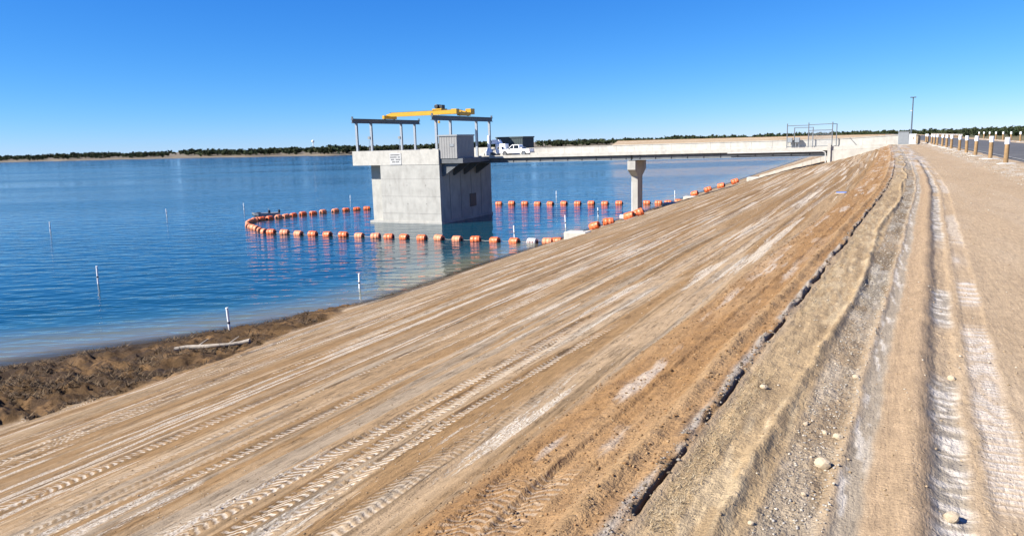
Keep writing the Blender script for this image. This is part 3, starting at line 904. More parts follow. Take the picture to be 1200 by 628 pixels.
for yy in (3.0, 6.5, 10.0, 13.5):
    MB().box(D - .02, D + .035, yy, yy + .05, 2.4, H0 - .02).build('side_joint', MATS['dark_joint_line0'], tower)
# bracketed platform on the dam side, carries the control house and the bridge end
MB().box(D + .03, D + 4.2, 0.3, 13.2, fl - .75, fl - .002).build('side_platform', GIRD, tower)
for yy in (0.8, 4.2, 7.6, 11.8):
    MB().loft([[(D + .03, yy, H0 - 1.9), (D + .03, yy + .3, H0 - 1.9), (D + .25, yy + .3, H0 - 1.9), (D + .25, yy, H0 - 1.9)],
               [(D + .03, yy, fl - .752), (D + .03, yy + .3, fl - .752), (D + 3.4, yy + .3, fl - .752), (D + 3.4, yy, fl - .752)]]).build('bracket', GIRD, tower)

# warning sign on the front
tS0, zS0 = at_s(456.5, 180, TS0 - .06)
tS1, zS1 = at_s(470.5, 193.2, TS0 - .06)
sign = thing('warning_sign', W(TS0 - .055, tS0, zS1), RZ, 'white rectangular notice with four lines of dark lettering on the tower front', 'sign')
sw_, sh_ = tS1 - tS0, zS0 - zS1
MB().box(0, sw_, -.05, 0, 0, sh_).build('board', WHITED, sign)
rows_ = [[(.10, .34), (.38, .90)], [(.06, .62), (.72, .94)], [(.12, .46), (.54, .94)], [(.22, .46), (.54, .86)]]
for r_, words in enumerate(rows_):
    for (a_, b_) in words:
        lt = MB()
        zc = sh_ * (.80 - .205 * r_)
        x_ = a_
        q = 0
        while x_ < b_ - .03:
            w2 = .052
            hh_ = sh_ * .115
            X0, X1 = x_ * sw_, (x_ + w2 * .72) * sw_
            k_ = q % 4
            lt.box(X0 - .012, X0 + .03, -.056, -.0502, zc, zc + hh_)
            if k_ in (0, 2): lt.box(X1 - .03, X1, -.0562, -.0503, zc, zc + hh_)
            if k_ in (0, 1, 3): lt.box(X0 + .031, X1 - .031, -.0561, -.0504, zc + hh_ - .03, zc + hh_)
            if k_ in (1, 2): lt.box(X0 + .031, X1 - .031, -.0561, -.0504, zc, zc + .03)
            if k_ in (0, 3): lt.box(X0 + .031, X1 - .031, -.0561, -.0504, zc + hh_ * .45, zc + hh_ * .45 + .03)
            x_ += w2
            q += 1
        lt.build('word', DARK, sign)

# crane runways
def runway(t0, s0, s1, posts, label, ztop, zb):
    r = thing('crane_runway', W(s0, t0, zb), RZ, label, 'crane runway', 'runway frames on the intake tower')
    h = ztop - zb
    b = MB()
    b.box(-.24, .24, 0, s1 - s0, h - .66, h - .58)
    b.box(-.05, .05, .001, s1 - s0 - .001, h - .58, h - .10)
    b.box(-.24, .24, 0, s1 - s0, h - .10, h)
    b.build('beam', STEEL, r)
    MB().box(-.06, .06, .15, s1 - s0 - .15, h + .001, h + .10).build('rail', DARK, r)
    for e in (0.06, s1 - s0 - .2):
        MB().box(-.15, .15, e, e + .14, h + .001, h + .42).build('end_stop', STEEL, r)
    for p in posts:
        y = p - s0
        c = MB()
        c.box(-.19, .19, y - .16, y - .11, 0.03, h - .661)
        c.box(-.19, .19, y + .11, y + .16, 0.03, h - .661)
        c.box(-.04, .04, y - .109, y + .109, 0.03, h - .661)
        cc = c.build('post', GALV, r)
        MB().box(-.32, .32, y - .3, y + .3, 0, .03).build('base_plate', GALV, cc)
    return r
runway(-79.3, 100.5, 120.7, (101.6, 105.6, 114.6, 119.0), 'left steel runway frame on four pale posts above the tower front', 6.2, -.55)
runway(-64.0, 101.0, 121.3, (102.2, 106.6, 115.4, 120.2), 'right steel runway frame on four pale posts beside the control house', 6.15, -.55)
# small boxes clamped to runway posts
for (s_, t_, z_, lab) in ((105.6, -79.6, 3.1, 'small grey junction box clamped to second post of left runway'), (114.6, -79.6, 3.1, 'small grey junction box clamped to third post of left runway')):
    j = thing('junction_box', W(s_, t_, z_), RZ, lab, 'junction box', 'junction boxes on runway posts')
    MB().box(-.32, .109, -.28, -.162, -.2, .25).build('case', CABG, j)
    MB().rod([(-.1, -.22, -.2), (-.1, -.22, -3.6)], .03, 6).build('conduit', GALV, j)

# overhead travelling crane
cr = thing('overhead_crane', W(111.2, -79.3, 6.3), RZ, 'yellow overhead travelling crane spanning the two runways on the tower', 'crane')
for (x0, nm) in ((0, 'end_truck'), (15.3, 'end_truck')):
    e = MB().box(x0 - .26, x0 + .26, -1.9, 1.9, .06, .66, .04).build(nm, YEL, cr)
    for y in (-1.4, 1.4):
        MB().tube((x0 - .12, y, .17), (x0 + .12, y, .17), .17, n=14).build('wheel', DARK, e)
for y in (-.75, .75):
    g = MB()
    g.loft([[(-.05, y - .2, .661), (-.05, y + .2, .661), (-.05, y + .2, .80), (-.05, y - .2, .80)],
            [(1.2, y - .2, .45), (1.2, y + .2, .45), (1.2, y + .2, 1.10), (1.2, y - .2, 1.10)],
            [(14.1, y - .2, .45), (14.1, y + .2, .45), (14.1, y + .2, 1.10), (14.1, y - .2, 1.10)],
            [(15.35, y - .2, .661), (15.35, y + .2, .661), (15.35, y + .2, .80), (15.35, y - .2, .80)]])
    g.build('girder', YEL, cr)
    MB().box(.6, 14.7, y - .04, y + .04, 1.101, 1.16).build('trolley_rail', DARK, cr)
tro = MB().box(9.6, 11.5, -.95, .95, 1.17, 1.42, .03).build('trolley', YEL, cr)
MB().rev('y', [(-.8, .30), (-.78, .36), (.78, .36), (.8, .30)], 16).build('hoist_drum', DARK, tro).location = (10.3, 0, 1.80)
MB().box(10.75, 11.4, -.5, .4, 1.43, 2.05, .05).build('hoist_motor', DARK, tro)
MB().tube((10.3, .0, 1.5), (10.3, .0, -.6), .025, n=6).build('hoist_rope', DARK, tro)
MB().box(10.12, 10.48, -.12, .12, -1.0, -.6, .04).build('hook_block', YEL, tro)
MB().box(14.5, 15.6, -2.9, -1.95, .30, 1.15, .04).build('control_cabinet', YEL, cr)
MB().box(14.5, 15.6, 1.95, 3.3, .35, 1.30, .04).build('control_cabinet', YEL, cr)
for y in (-1.0, 1.0):
    rl = MB()
    rl.rod([(1.0, y * 1.1, 1.0), (1.0, y * 1.1, 1.12)], .02)
    rl.build('bumper', BLACK, cr)

# control house and rear house
def house(loc, wx, wy, h, cm, label, rib, roofm):
    r = thing('control_house', loc, RZ, label, 'control house', None)
    wall = MB().box(0, wx, 0, wy, 0, h).build('wall', cm, r)
    MB().box(-.12, wx + .12, -.12, wy + .12, h + .001, h + .22).build('roof', roofm, r)
    n = int(wx / .42)
    for i in range(n + 1):
        x = .02 + i * (wx - .10) / n
        MB().box(x, x + .06, -.03, -.001, .05, h - .05).build('cladding_rib', cm, wall)
    n = int(wy / .42)
    for i in range(n + 1):
        y = .02 + i * (wy - .10) / n
        MB().box(wx + .001, wx + .03, y, y + .06, .05, h - .05).build('cladding_rib', cm, wall)
    return r
ch = house(W(101.2, -63.0, -.54), 3.3, 5.4, 3.45, CLAD, 'grey clad control house with a flat roof at the tower corner', .4, ROOF)
MB().box(2.0, 2.75, -.07, -.032, 1.85, 2.25).build('louvre', CABG, ch)
ch2 = house(W(118.6, -61.8, -.54), 5.2, 4.6, 3.0, CLADD, 'low dark green clad house behind the parked pickup', .4, CLADD)

# white machinery on the deck by the tower
ga = thing('gate_actuator', W(111.6, -59.6, -.545), RZ, 'white gate operator with a tall stem tube on a drum base', 'gate operator')
MB().rev('z', [(0, .62), (.05, .66), (.9, .66), (1.1, .5), (1.3, .34)], 18).build('drum', WHITE, ga, True)
MB().rev('z', [(1.301, .24), (3.3, .22), (3.5, .1)], 14).build('stem_tube', WHITE, ga, True)
MB().tube((-.3, 0, 1.0), (.9, 0, 1.0), .09).build('hand_shaft', GALV, ga)
MB().rod([(.9 + 0, .34 * math.cos(a), 1.0 + .34 * math.sin(a)) for a in np.linspace(0, 2 * math.pi, 17)], .025, 6).build('handwheel', GALV, ga)
ga2 = thing('pump_cabinet', W(113.4, -59.3, -.545), RZ, 'white pump cabinet with two round black vents beside the pickup', 'cabinet')
MB().box(0, 1.9, 0, 1.3, .35, 2.05, .06).build('case', WHITE, ga2)
for x in (.55, 1.3):
    MB().tube((x, -.03, 1.35), (x, .02, 1.35), .17, n=14).build('vent', BLACK, ga2)
MB().loft([[(-.9, .2, 2.06), (.9, .2, 2.06), (.9, 1.1, 2.06), (-.9, 1.1, 2.06)], [(-.8, .3, 2.75), (.5, .3, 2.75), (.5, 1.0, 2.75), (-.8, 1.0, 2.75)]]).build('hood', WHITE, ga2)
for x in (.1, 1.65):
    MB().box(x, x + .15, .1, 1.2, 0, .351).build('foot', DARK, ga2)
rp = MB()
rp.loft([[(-.4, -1.9, 0), (2.4, -1.9, 0), (2.4, -1.1, 0), (-.4, -1.1, 0)], [(-.2, -1.85, .62), (1.3, -1.85, .62), (1.3, -1.15, .62), (-.2, -1.15, .62)]])
hk = thing('hatch_cover', W(113.0, -60.0, -.545), RZ, 'dark green steel hatch housing with sloping side at the bridge end', 'hatch')
rp.build('housing', CLADD, hk)
MB().box(-.1, 1.2, -1.8, -1.2, .621, .66).build('lid', CLADD, hk)

# ------------------------------------------------------------------ access bridge
BS0, BS1 = 110.0, 116.2
def deck_z(t):
    return float(np.interp(t, [-63, -6.0, 2.2], [-.60, -.30, .02]))
br = thing('access_bridge', W(BS0, -34.3, ground(110, -34.3) - 1.0), RZ, 'long concrete deck bridge on steel girders from the dam to the tower', 'bridge')
ox, oz = -34.3, br.location.z
L_ = lambda t: t - ox
zz = lambda z: z - oz
def prism(t0, t1, y0, y1, dz0, dz1):
    z0, z1 = deck_z(t0) - oz, deck_z(t1) - oz
    a, b = L_(t0), L_(t1)
    return MB().loft([[(a, y0, z0 + dz0), (a, y1, z0 + dz0), (a, y1, z0 + dz1), (a, y0, z0 + dz1)], [(b, y0, z1 + dz0), (b, y1, z1 + dz0), (b, y1, z1 + dz1), (b, y0, z1 + dz1)]])
BW = BS1 - BS0
spans = [(-62.9, -34.34), (-34.30, -6.6), (-6.56, 2.2)]
for (a, b) in spans:
    prism(a, b, 0, BW, -.26, 0).build('deck', CONC2, br)
    prism(a, b, .003, .30, .001, .20).build('kerb', CONC2, br)
for (a, b) in spans[:2]:
    for y in (.25, 2.1, 4.0, BW - .65):
        g = prism(a + .1, b - .1, y + .16, y + .2, -.98, -.262)
        gg = g.build('girder', GIRD, br)
        prism(a + .1, b - .1, y, y + .38, -1.03, -.981).build('flange', GALV if y < 1 else GIRD, gg)  # near flange in paler steel: light off the water painted in
        if y < 1:
            for tt_ in np.arange(a + 1.2, b - .5, 2.4):
                prism(tt_, tt_ + .03, y + .03, y + .158, -.979, -.264).build('stiffener', GIRD, gg)
# far side parapet of precast panels
pt = -62.6
i = 0
while pt < 1.9:
    e = min(pt + 3.0, 2.1)
    pn = prism(pt + .012, e - .012, BW - .32, BW - .03, .002, 1.16)
    pn.build('parapet_panel', CONC2, br)
    prism(pt + .012, e - .012, BW - .42, BW - .322, .003, .30).build('toe_kerb', CONC2, br)
    prism(pt + .012, e - .012, BW - .38, BW + .02, 1.161, 1.24).build('coping', CONC2, br)
    pt = e
    i += 1
# near side: slim posts with two rails
for tt_ in np.arange(-50, -13, 3.0):
    prism(tt_ - .03, tt_ + .03, .10, .16, .201, .40).build('rail_stub', GALV, br)
prism(-52, -12.2, .10, .16, .401, .45).build('low_rail', WHITED, br)
# pier
gz = ground(112.8, -34.3) - 1.0 - oz
pc = MB().box(-.5, .5, 1.75, 4.3, gz, zz(deck_z(-34.3)) - 2.6 - .9).build('column', CONC, br)
zc = zz(deck_z(-34.3)) - 1.032
cap = MB()
cap.loft([[(-.5, 1.75, zc - 2.5), (.5, 1.75, zc - 2.5), (.5, 4.3, zc - 2.5), (-.5, 4.3, zc - 2.5)],
          [(-.62, .1, zc - 1.45), (.62, .1, zc - 1.45), (.62, 5.95, zc - 1.45), (-.62, 5.95, zc - 1.45)],
          [(-.62, .1, zc - .12), (.62, .1, zc - .12), (.62, 5.95, zc - .12), (-.62, 5.95, zc - .12)]])
cap.build('pier_cap', CONC, br)
for y in (.25, 2.1, 4.0, BW - .65):
    MB().box(-.45, -.1, y, y + .38, zc - .119, zc - .002).build('bearing', BLACK, br)
    MB().box(.1, .45, y, y + .38, zc - .119, zc - .002).build('bearing', BLACK, br)
MB().box(-.515, -.30, 1.735, 1.749, gz + .6, gz + 6.2).build('water_gauge', WHITED, br)
MB().box(-1.3, 1.3, 1.0, 5.0, gz, gz + 1.35).build('pile_cap', CONC2, br)
# abutment
zg = ground(112, -6.0) - 1.4 - oz
MB().box(L_(-6.6), L_(-6.0), -.12, BW + .12, zg - .8, zz(-.56)).build('abutment', CONC2, br)
wz = MB()
a, b = L_(-5.998), L_(2.0)
wz.loft([[(a, -.10, zg), (a, .30, zg), (a, .30, zz(-.565)), (a, -.10, zz(-.565))], [(b, -.10, zz(-.8)), (b, .30, zz(-.8)), (b, .30, zz(-.27)), (b, -.10, zz(-.27))]])
wz.build('wing_wall', CONC2, br)
MB().box(L_(-6.75), L_(-6.35), -.34, -.122, zg, zz(.35)).build('end_pilaster', CONC2, br)
pl = [(L_(-20), -.08, zz(-.72)), (L_(-7.4), -.08, zz(-.66)), (L_(-7.0), -.08, zz(-.85)), (L_(-6.95), -.08, zz(-2.2))]
MB().rod(pl, .07, 8).build('drain_pipe', WHITED, br)

# gate and side screens near the abutment
gt = thing('bridge_gate', W(BS0 + .12, -12.0, deck_z(-12)), RZ, 'tall steel pipe gate frame with chain link at the bridge entrance', 'gate')
GPIPE = mat('dull_pipe_steel', (.24, .26, .28), .5, metal=.2)
def pole(x, y, h, name='post', r=.065, z0=0):
    return MB().tube((x, y, z0), (x, y, h), r, n=8).build(name, GPIPE, gt)
for (x, h) in ((0, 3.5), (2.75, 3.55), (5.75, 3.55)):
    pole(x, 0, h)
for (x, h) in ((.4, 3.0), (2.9, 3.0), (6.0, 3.35)):
    pole(x, 5.4, h)
for (a, b) in (((0, 0, 3.2), (2.7, 0, 3.2)), ((2.8, 0, 3.25), (5.7, 0, 3.3)), ((.4, 5.4, 2.95), (2.9, 5.4, 2.95)), ((2.75, 0, 2.5), (5.75, 0, 2.5)), ((2.75, 0, .35), (5.75, 0, .35)), ((0, 0, .35), (2.75, 0, .35)), ((5.75, 0, 3.3), (6.0, 5.4, 3.3)), ((5.85, .1, .3), (6.0, 5.3, .3))):
    MB().tube(a, b, .045, n=6).build('rail', GPIPE, gt)
ml = MB()
n = 22
for i in range(n):
    x = 2.80 + 2.9 * i / n
    for (q0, q1) in (((x, 0, .36), (min(x + 2.1, 5.7), 0, .36 + min(2.1, 5.7 - x))), ((x, 0, 2.46), (min(x + 2.1, 5.7), 0, 2.46 - min(2.1, 5.7 - x)))):
        ml.tube(q0, q1, .007, n=3, cap=False)
for i in range(15):
    z = .36 + 2.1 * i / 15
    ml.tube((2.8, 0, z), (2.8 + 2.46 - z, 0, 2.46), .007, n=3, cap=False)
    ml.tube((2.8, 0, z), (2.8 + z - .36, 0, .36), .007, n=3, cap=False)
tag(ml.build('chain_link_mesh', GALV, gt), kind='stuff')

for k, (px, lab) in enumerate(((926, 'grey utility box on the bridge left of the gate post'), (934.5, 'grey utility box on the bridge inside the gate'))):
    t_, z_ = at_s(px, 163, BS1 - .9)
    ub = thing('utility_box', W(BS1 - .9, t_, deck_z(t_) + .001), RZ, lab, 'utility box', 'utility boxes by the gate')
    MB().box(-.33, .33, -.25, .25, .85, 1.55, .03).build('case', CABG, ub)
    MB().box(-.27, .27, -.275, -.251, .9, 1.5).build('door', CABG, ub)
    for x in (-.25, .2):
        MB().box(x, x + .05, -.05, .05, 0, .851).build('leg', GALV, ub)

# ------------------------------------------------------------------ pickup truck on the bridge (local x = forward)
tk = thing('pickup_truck', W(113.0, -55.1, deck_z(-55.1) + .004), RZ + math.pi, 'white four-door pickup truck parked on the bridge deck beside the tower', 'truck')
def side_loft(prof, halfs):
    """closed side profile (x, z) swept between -y and +y with the given half width per point"""
    n = len(prof)
    vs = [(x, -h, z) for (x, z), h in zip(prof, halfs)] + [(x, h, z) for (x, z), h in zip(prof, halfs)]
    fs = [(i, (i + 1) % n, n + (i + 1) % n, n + i) for i in range(n)] + [tuple(range(n)), tuple(range(2 * n - 1, n - 1, -1))]
    return MB().add(vs, fs)
body = [(-2.8, .48), (-2.8, 1.12), (-.85, 1.12), (-.85, 1.16), (1.25, 1.14), (2.55, 1.04), (2.72, .92), (2.76, .5), (2.35, .42)]
def arch(cx, r=.46, n=7):
    return [(cx + r * math.cos(a), .38 + r * math.sin(a)) for a in np.linspace(.12, math.pi - .12, n)]
body += arch(1.78) + arch(-1.72)
side_loft(body, [.93 if z < .7 else .97 if z < 1.1 else .93 for (x, z) in body]).build('body', WHITE, tk)
cab = [(1.30, 1.141), (.55, 1.80), (.35, 1.86), (-.55, 1.86), (-.80, 1.80), (-.92, 1.161)]
side_loft(cab, [.90, .74, .72, .72, .74, .90]).build('cab', WHITE, tk)
for y in (-1, 1):
    def pane(pts):
        vs = [(x, y * (h + .012), z) for (x, z, h) in pts] + [(x, y * (h - .03), z) for (x, z, h) in pts]
        k = len(pts)
        return MB().add(vs, [tuple(range(k)), tuple(range(2 * k - 1, k - 1, -1))] + [(i, (i + 1) % k, k + (i + 1) % k, k + i) for i in range(k)])
    pane([(1.05, 1.22, .888), (.50, 1.74, .752), (.22, 1.76, .748), (.22, 1.22, .888)]).build('window', GLASS, tk)
    pane([(.12, 1.22, .888), (.12, 1.76, .748), (-.50, 1.76, .748), (-.72, 1.70, .762), (-.80, 1.22, .888)]).build('window', GLASS, tk)
    for (x0, x1) in ((.18, 1.12), (-.82, .14)):
        d = MB().box(x0, x1, y * .972 - .008, y * .972 + .008, .50, 1.11).build('door', WHITE, tk)
        MB().box(x0 + .08, x0 + .28, y * .99 - .012, y * .99 + .012, .98, 1.02).build('handle', DARK, d)
    MB().box(.92, 1.12, y * 1.06 - .10, y * 1.06 + .10, 1.18, 1.36, .03).build('mirror', DARK, tk)
    MB().box(2.60, 2.765, y * .74 - .18, y * .74 + .18, .78, .93).build('headlight', LAMP, tk)
    MB().box(-2.815, -2.78, y * .86 - .08, y * .86 + .08, .72, 1.05).build('tail_light', REDL, tk)
    for cx in (1.78, -1.72):
        wh = thing('wheel', (cx, y * .84, .40))
        wh.parent = tk
        MB().rev('y', [(-.13, .30), (-.125, .37), (-.09, .40), (.09, .40), (.125, .37), (.13, .30)], 20).build('tyre', BLACK, wh, True)
        MB().rev('y', [(-.135, .10), (-.132, .27), (.132, .27), (.135, .10)], 12).build('rim', CHROME, wh)
MB().add([(1.24, -.80, 1.215), (1.24, .80, 1.215), (.60, .66, 1.775), (.60, -.66, 1.775), (1.27, -.80, 1.215), (1.27, .80, 1.215), (.64, .66, 1.775), (.64, -.66, 1.775)], [(0, 1, 2, 3), (7, 6, 5, 4), (0, 1, 5, 4), (1, 2, 6, 5), (2, 3, 7, 6), (3, 0, 4, 7)]).build('windscreen', GLASS, tk)
MB().box(2.70, 2.86, -.9, .9, .44, .68, .03).build('bumper', CHROME, tk)
MB().box(-2.95, -2.80, -.9, .9, .46, .66, .03).build('bumper', CHROME, tk)
MB().box(2.66, 2.79, -.5, .5, .70, .94).build('grille', DARK, tk)
MB().box(-2.6, -.98, -.80, .80, 1.121, 1.125).build('bed_liner', DARK, tk)
MB().box(-1.4, -.98, -.78, .78, 1.126, 1.42, .02).build('tool_box', WHITED, tk)

# ------------------------------------------------------------------ slope furniture: kerb wall, anchor blocks
def slope_block(px0, py0, px1, s0, ds, h, label, dz=0.0):
    t0, z0 = at_s(px0, py0, s0)
    t1, _ = at_s(px1, py0, s0)
    r = thing('anchor_block', W(s0, t0, z0 - h), RZ, label, 'concrete block', 'anchor blocks at the boom ends')
    MB().box(0, t1 - t0, 0, ds, 0, h, .06).build('block', CONC2, r)
    MB().rod([(t1 - t0 - .5, ds * .5 - .2, h - .02), (t1 - t0 - .5, ds * .5 - .2, h + .14), (t1 - t0 - .5, ds * .5 + .2, h + .14), (t1 - t0 - .5, ds * .5 + .2, h - .02)], .03, 6).build('lifting_eye', DARK, r)
    return r
slope_block(660.5, 272, 686, 78.5, 2.0, 2.6, 'pale concrete anchor block where the near boom meets the bank')
slope_block(775.5, 238.2, 806.5, 117.5, 2.6, 3.4, 'long pale concrete anchor block right of the bridge pier')
slope_block(800.5, 230.5, 818, 132, 2.0, 2.6, 'small weathered concrete block behind the long anchor block')
slope_block(875, 208, 893, 128, 2.0, 2.6, 'pale concrete block at the foot of the sloping kerb wall')
kw = thing('kerb_wall', W(124, -17.5, 0), RZ, 'low concrete kerb wall running down the slope under the bridge', 'wall')
for i in range(8):
    a_, b_ = i * 1.28, i * 1.28 + 1.26
    za, zb_ = .302 * (-17.5 + a_ + .95 - 1.4) + .0, .302 * (-17.5 + b_ + .95 - 1.4)
    MB().loft([[(a_, 0, za - 1), (a_, .6, za - 1), (a_, .6, za + .85), (a_, 0, za + .85)], [(b_, 0, zb_ - 1), (b_, .6, zb_ - 1), (b_, .6, zb_ + .85), (b_, 0, zb_ + .85)]]).build('wall_segment', CONC2, kw)

# ------------------------------------------------------------------ orange boom
def buoy_mesh(body_mat, cap_mat):
    r = thing('boom_buoy', (0, 0, 0))
    MB().rev('x', [(-.66, .30), (-.64, .42), (-.58, .48), (-.30, .50), (-.28, .515), (-.20, .515), (-.18, .50), (.18, .50), (.20, .515), (.28, .515), (.30, .50), (.58, .48), (.64, .42), (.66, .30)], 18).build('float', body_mat, r, True)
    for x in (-1, 1):
        MB().rev('x', [(x * .661, .24), (x * .70, .24), (x * .72, .10), (x * .80, .09)], 12).build('end_plate', cap_mat, r)
    register(r)
    return r
NEAR = [(653, 282.6), (642, 282.6), ('w', 624, 283), (603, 282.4), (580, 282), (557.5, 281), (536, 280.4), (514.7, 279.6), (494.7, 279.2), (474, 278.2), (456, 277.6), (440.3, 277.2), (421.3, 276.2), (402.5, 275.8), (384, 275), (366.7, 274.6), (350, 273.8), (333.7, 273), (318, 272.4)]
TURN = [(309.5, 271.2), (304.5, 269.6), (300.5, 268.2), (296.8, 267), (293.6, 265.6), (290.8, 264), (291.2, 261.8), (293.5, 260), (297, 258.6), (301.5, 257.4)]
BACK = [(306.5, 257), (316, 256), (326.5, 254.8), (335, 253.4), (343.8, 252.2), (355, 251), (367, 250), (378.5, 248.6), (393, 247.2), (405.5, 246.2), (418, 245.4), (430, 244.6)]
FAR = [(584.7, 238.8), (599.7, 238.7), (615, 238.7), (630, 238.6), (645, 238.5), (661, 238.5), (677, 238.5), (693, 238.5), (709, 238.5), (725.5, 238.4), (758, 238.3), (771.7, 238), (783, 237.6), (795, 236.8)]
proto = buoy_mesh(ORANGE, BLACK)
protoF = buoy_mesh(ORANGED, BLACK)
protoW = buoy_mesh(WHITED, BLACK)
first = {id(proto): True, id(protoF): True, id(protoW): True}
def put(pr, loc, rz, tilt=0.0, label='', group='', roll=0.0):
    if first[id(pr)]:
        o = pr
        first[id(pr)] = False
    else:
        o = copy_tree(pr)
    o.location = loc
    o.rotation_euler = (roll, tilt, rz)
    tag(o, label, 'buoy', group)
    return o
floats = []
for run, lst in (('near', NEAR), ('turn', TURN), ('back', BACK), ('far', FAR)):
    for q in lst:
        wq = q[0] == 'w'
        x, y = q[-2], q[-1]
        floats.append((on_plane(x, y, WATER + .20), run, wq))
ORD = ['first', 'second', 'third', 'fourth', 'fifth', 'sixth', 'seventh', 'eighth', 'ninth', 'tenth', 'eleventh', 'twelfth', 'thirteenth', 'fourteenth', 'fifteenth', 'sixteenth', 'seventeenth', 'eighteenth', 'nineteenth']
LAB = {'near': 'orange barrel buoy, %s along the near row counted from the anchor block', 'turn': 'faded orange barrel buoy, %s round the left bend counted from the near row',
       'back': 'orange barrel buoy, %s of the back row counted from the left bend', 'far': 'orange barrel buoy, %s of the far row counted from the tower'}
cnt = {'near': 0, 'turn': 0, 'back': 0, 'far': 0}
rope_pts = []
for i, (p, run, wq) in enumerate(floats):
    a = floats[max(i - 1, 0)][0]
    b = floats[min(i + 1, len(floats) - 1)][0]
    if run == 'near': d = Vector((TV[0], TV[1], 0)); a = b = p
    elif run == 'far': d = Vector((TV[0], TV[1], 0))
    else: d = (a - b)
    rz = math.atan2(d.y, d.x) + random.uniform(-.22, .22)
    pr = protoW if wq else (protoF if run in ('turn',) or (run in ('near', 'back') and i % 5 in (1, 2)) else proto)
    lab = 'white barrel buoy with red marks in the near row' if wq else LAB[run] % ORD[cnt[run]]
    cnt[run] += 1
    q = Vector(p)
    q.z = WATER + random.uniform(.12, .26)
    o = put(pr, q, rz, random.uniform(-.06, .06), lab, 'buoys of the floating boom')
    o.scale = (1.0, 1.0, 1.0) if run != 'turn' else (.9, .95, .95)
    rope_pts.append((q.x, q.y, WATER + .22))
    if wq:
        mk_ = MB()
        for k in range(4):
            for h in (0, 1):
                mk_.box(-.45 + k * .24, -.45 + k * .24 + .1, -.535, -.495, -.05 + h * .14, .03 + h * .14)
        mk_.build('red_marking', RED, o)
rp_ = MB()
for a, b in zip(rope_pts[:-1], rope_pts[1:]):
    mid = tuple((Vector(a) + Vector(b)) / 2 - Vector((0, 0, .12)))
    rp_.rod([a, mid, b], .035, 6)
tag(rp_.build('boom_cable', ROPE), 'pale cable threading the floating row of orange buoys', 'cable')
# buoys dragged up the bank
for k, (x, y, s_, tl, lab) in enumerate(((697, 270.6, 88.0, -.30, 'first orange buoy lying on the bank beyond the near anchor block'), (713, 266.4, 88.3, -.05, 'second orange buoy lying on the bank, set apart from the others'),
        (737.5, 260.6, 88.6, -.28, 'left one of two touching orange buoys below the pier'), (748, 258.4, 89.4, -.40, 'right one of two touching orange buoys below the pier'),
        (814, 232, 141.5, -.25, 'lowest orange buoy on the far bank beside the small block'), (829.5, 227.6, 141.5, -.3, 'second orange buoy up the far bank'),
        (845, 223.6, 141.5, -.2, 'third orange buoy up the far bank'), (861, 218.6, 141.5, -.3, 'highest orange buoy on the far bank near the kerb wall'))):
    t_, z_ = at_s(x, y, s_)
    g_ = ground(s_, t_)
    put(proto, W(s_, t_, g_ + .44), RZ + (.35 if k % 2 else -.15), tl, lab, 'buoys lying on the bank')
for (s_, lst) in ((88.0, [(687, 276), (697, 273), (713, 269), (737, 263.5), (748, 261)]), (141.5, [(800, 236), (814, 234.5), (829, 230), (845, 226), (861, 221), (874, 216)])):
    pts = []
    for (x, y) in lst:
        t_, z_ = at_s(x, y, s_)
        pts.append(tuple(W(s_ - .3, t_, ground(s_, t_) + .06)))
    tag(MB().rod(pts, .035, 6).build('bank_cable', ROPE), 'slack pale cable linking the orange buoys on the %s bank' % ('near' if s_ < 100 else 'far'), 'cable')
mo = thing('white_marker_float', W(88.4, at_s(731, 256.5, 88.4)[0], ground(88.4, at_s(731, 256.5, 88.4)[0])), RZ, 'small white float lying behind the two touching orange buoys', 'float')
MB().rev('x', [(-.6, .2), (-.55, .36), (.55, .36), (.6, .2)], 14).build('float', WHITED, mo, True).location = (0, .3, .45)

# ------------------------------------------------------------------ marker poles in the water
POLES = [(115, 315, 332.5, 'white marker pole standing alone in the open water at left'), (59, 262.5, 271.5, 'farthest left white marker pole in the lake'),
         (195.5, 246, 253, 'small white marker pole midway between left edge and boom'), (286, 239, 246, 'small white marker pole just behind the boom bend'),
         (410.5, 229.5, 235.5, 'small white marker pole behind the back row, left of tower'), (421.3, 321.5, 338, 'white marker pole between the near row and the dark shore'),
         (269.5, 363, 389, 'tall white marker pole at the muddy water edge'), (603, 265, 279, 'white marker pole just behind the near row right of tower'),
         (652, 224.5, 231.5, 'small white marker pole beyond the far row of buoys'), (663, 253, 266.5, 'white marker pole behind the near anchor block'),
         (701, 244, 254, 'dark banded marker pole left of the bridge pier'), (791, 224, 231.5, 'small white marker pole right of the bridge pier')]
for k, (x, y0, y1, lab) in enumerate(POLES):
    b = on_plane(x, y1, WATER)
    dd = (b - Vector(CAM)).length
    h = (y1 - y0) * dd / FOC * 1.02
    r = thing('marker_pole', b, 0, lab, 'marker pole', 'marker poles in the lake')
    rad = .085
    lean = (random.uniform(-.05, .05) * h, 0)
    MB().tube((-lean[0] * .5, 0, -1.2), (lean[0], 0, h), rad, rad, 10).build('pole', WHITE, r)
    MB().tube((lean[0], 0, h - .001), (lean[0] * 1.02, 0, h + .05), rad * 1.25, rad * 1.1, 10).build('cap', WHITE, r)
    for f in ((.35,) if k != 10 else (.25, .5)):
        c = Vector((lean[0] * f, 0, h * f))
        MB().tube(c, c + Vector((lean[0] * .09, 0, h * (.09 if k != 10 else .2))), rad * 1.06, rad * 1.06, 10).build('dark_band', NAVY, r)

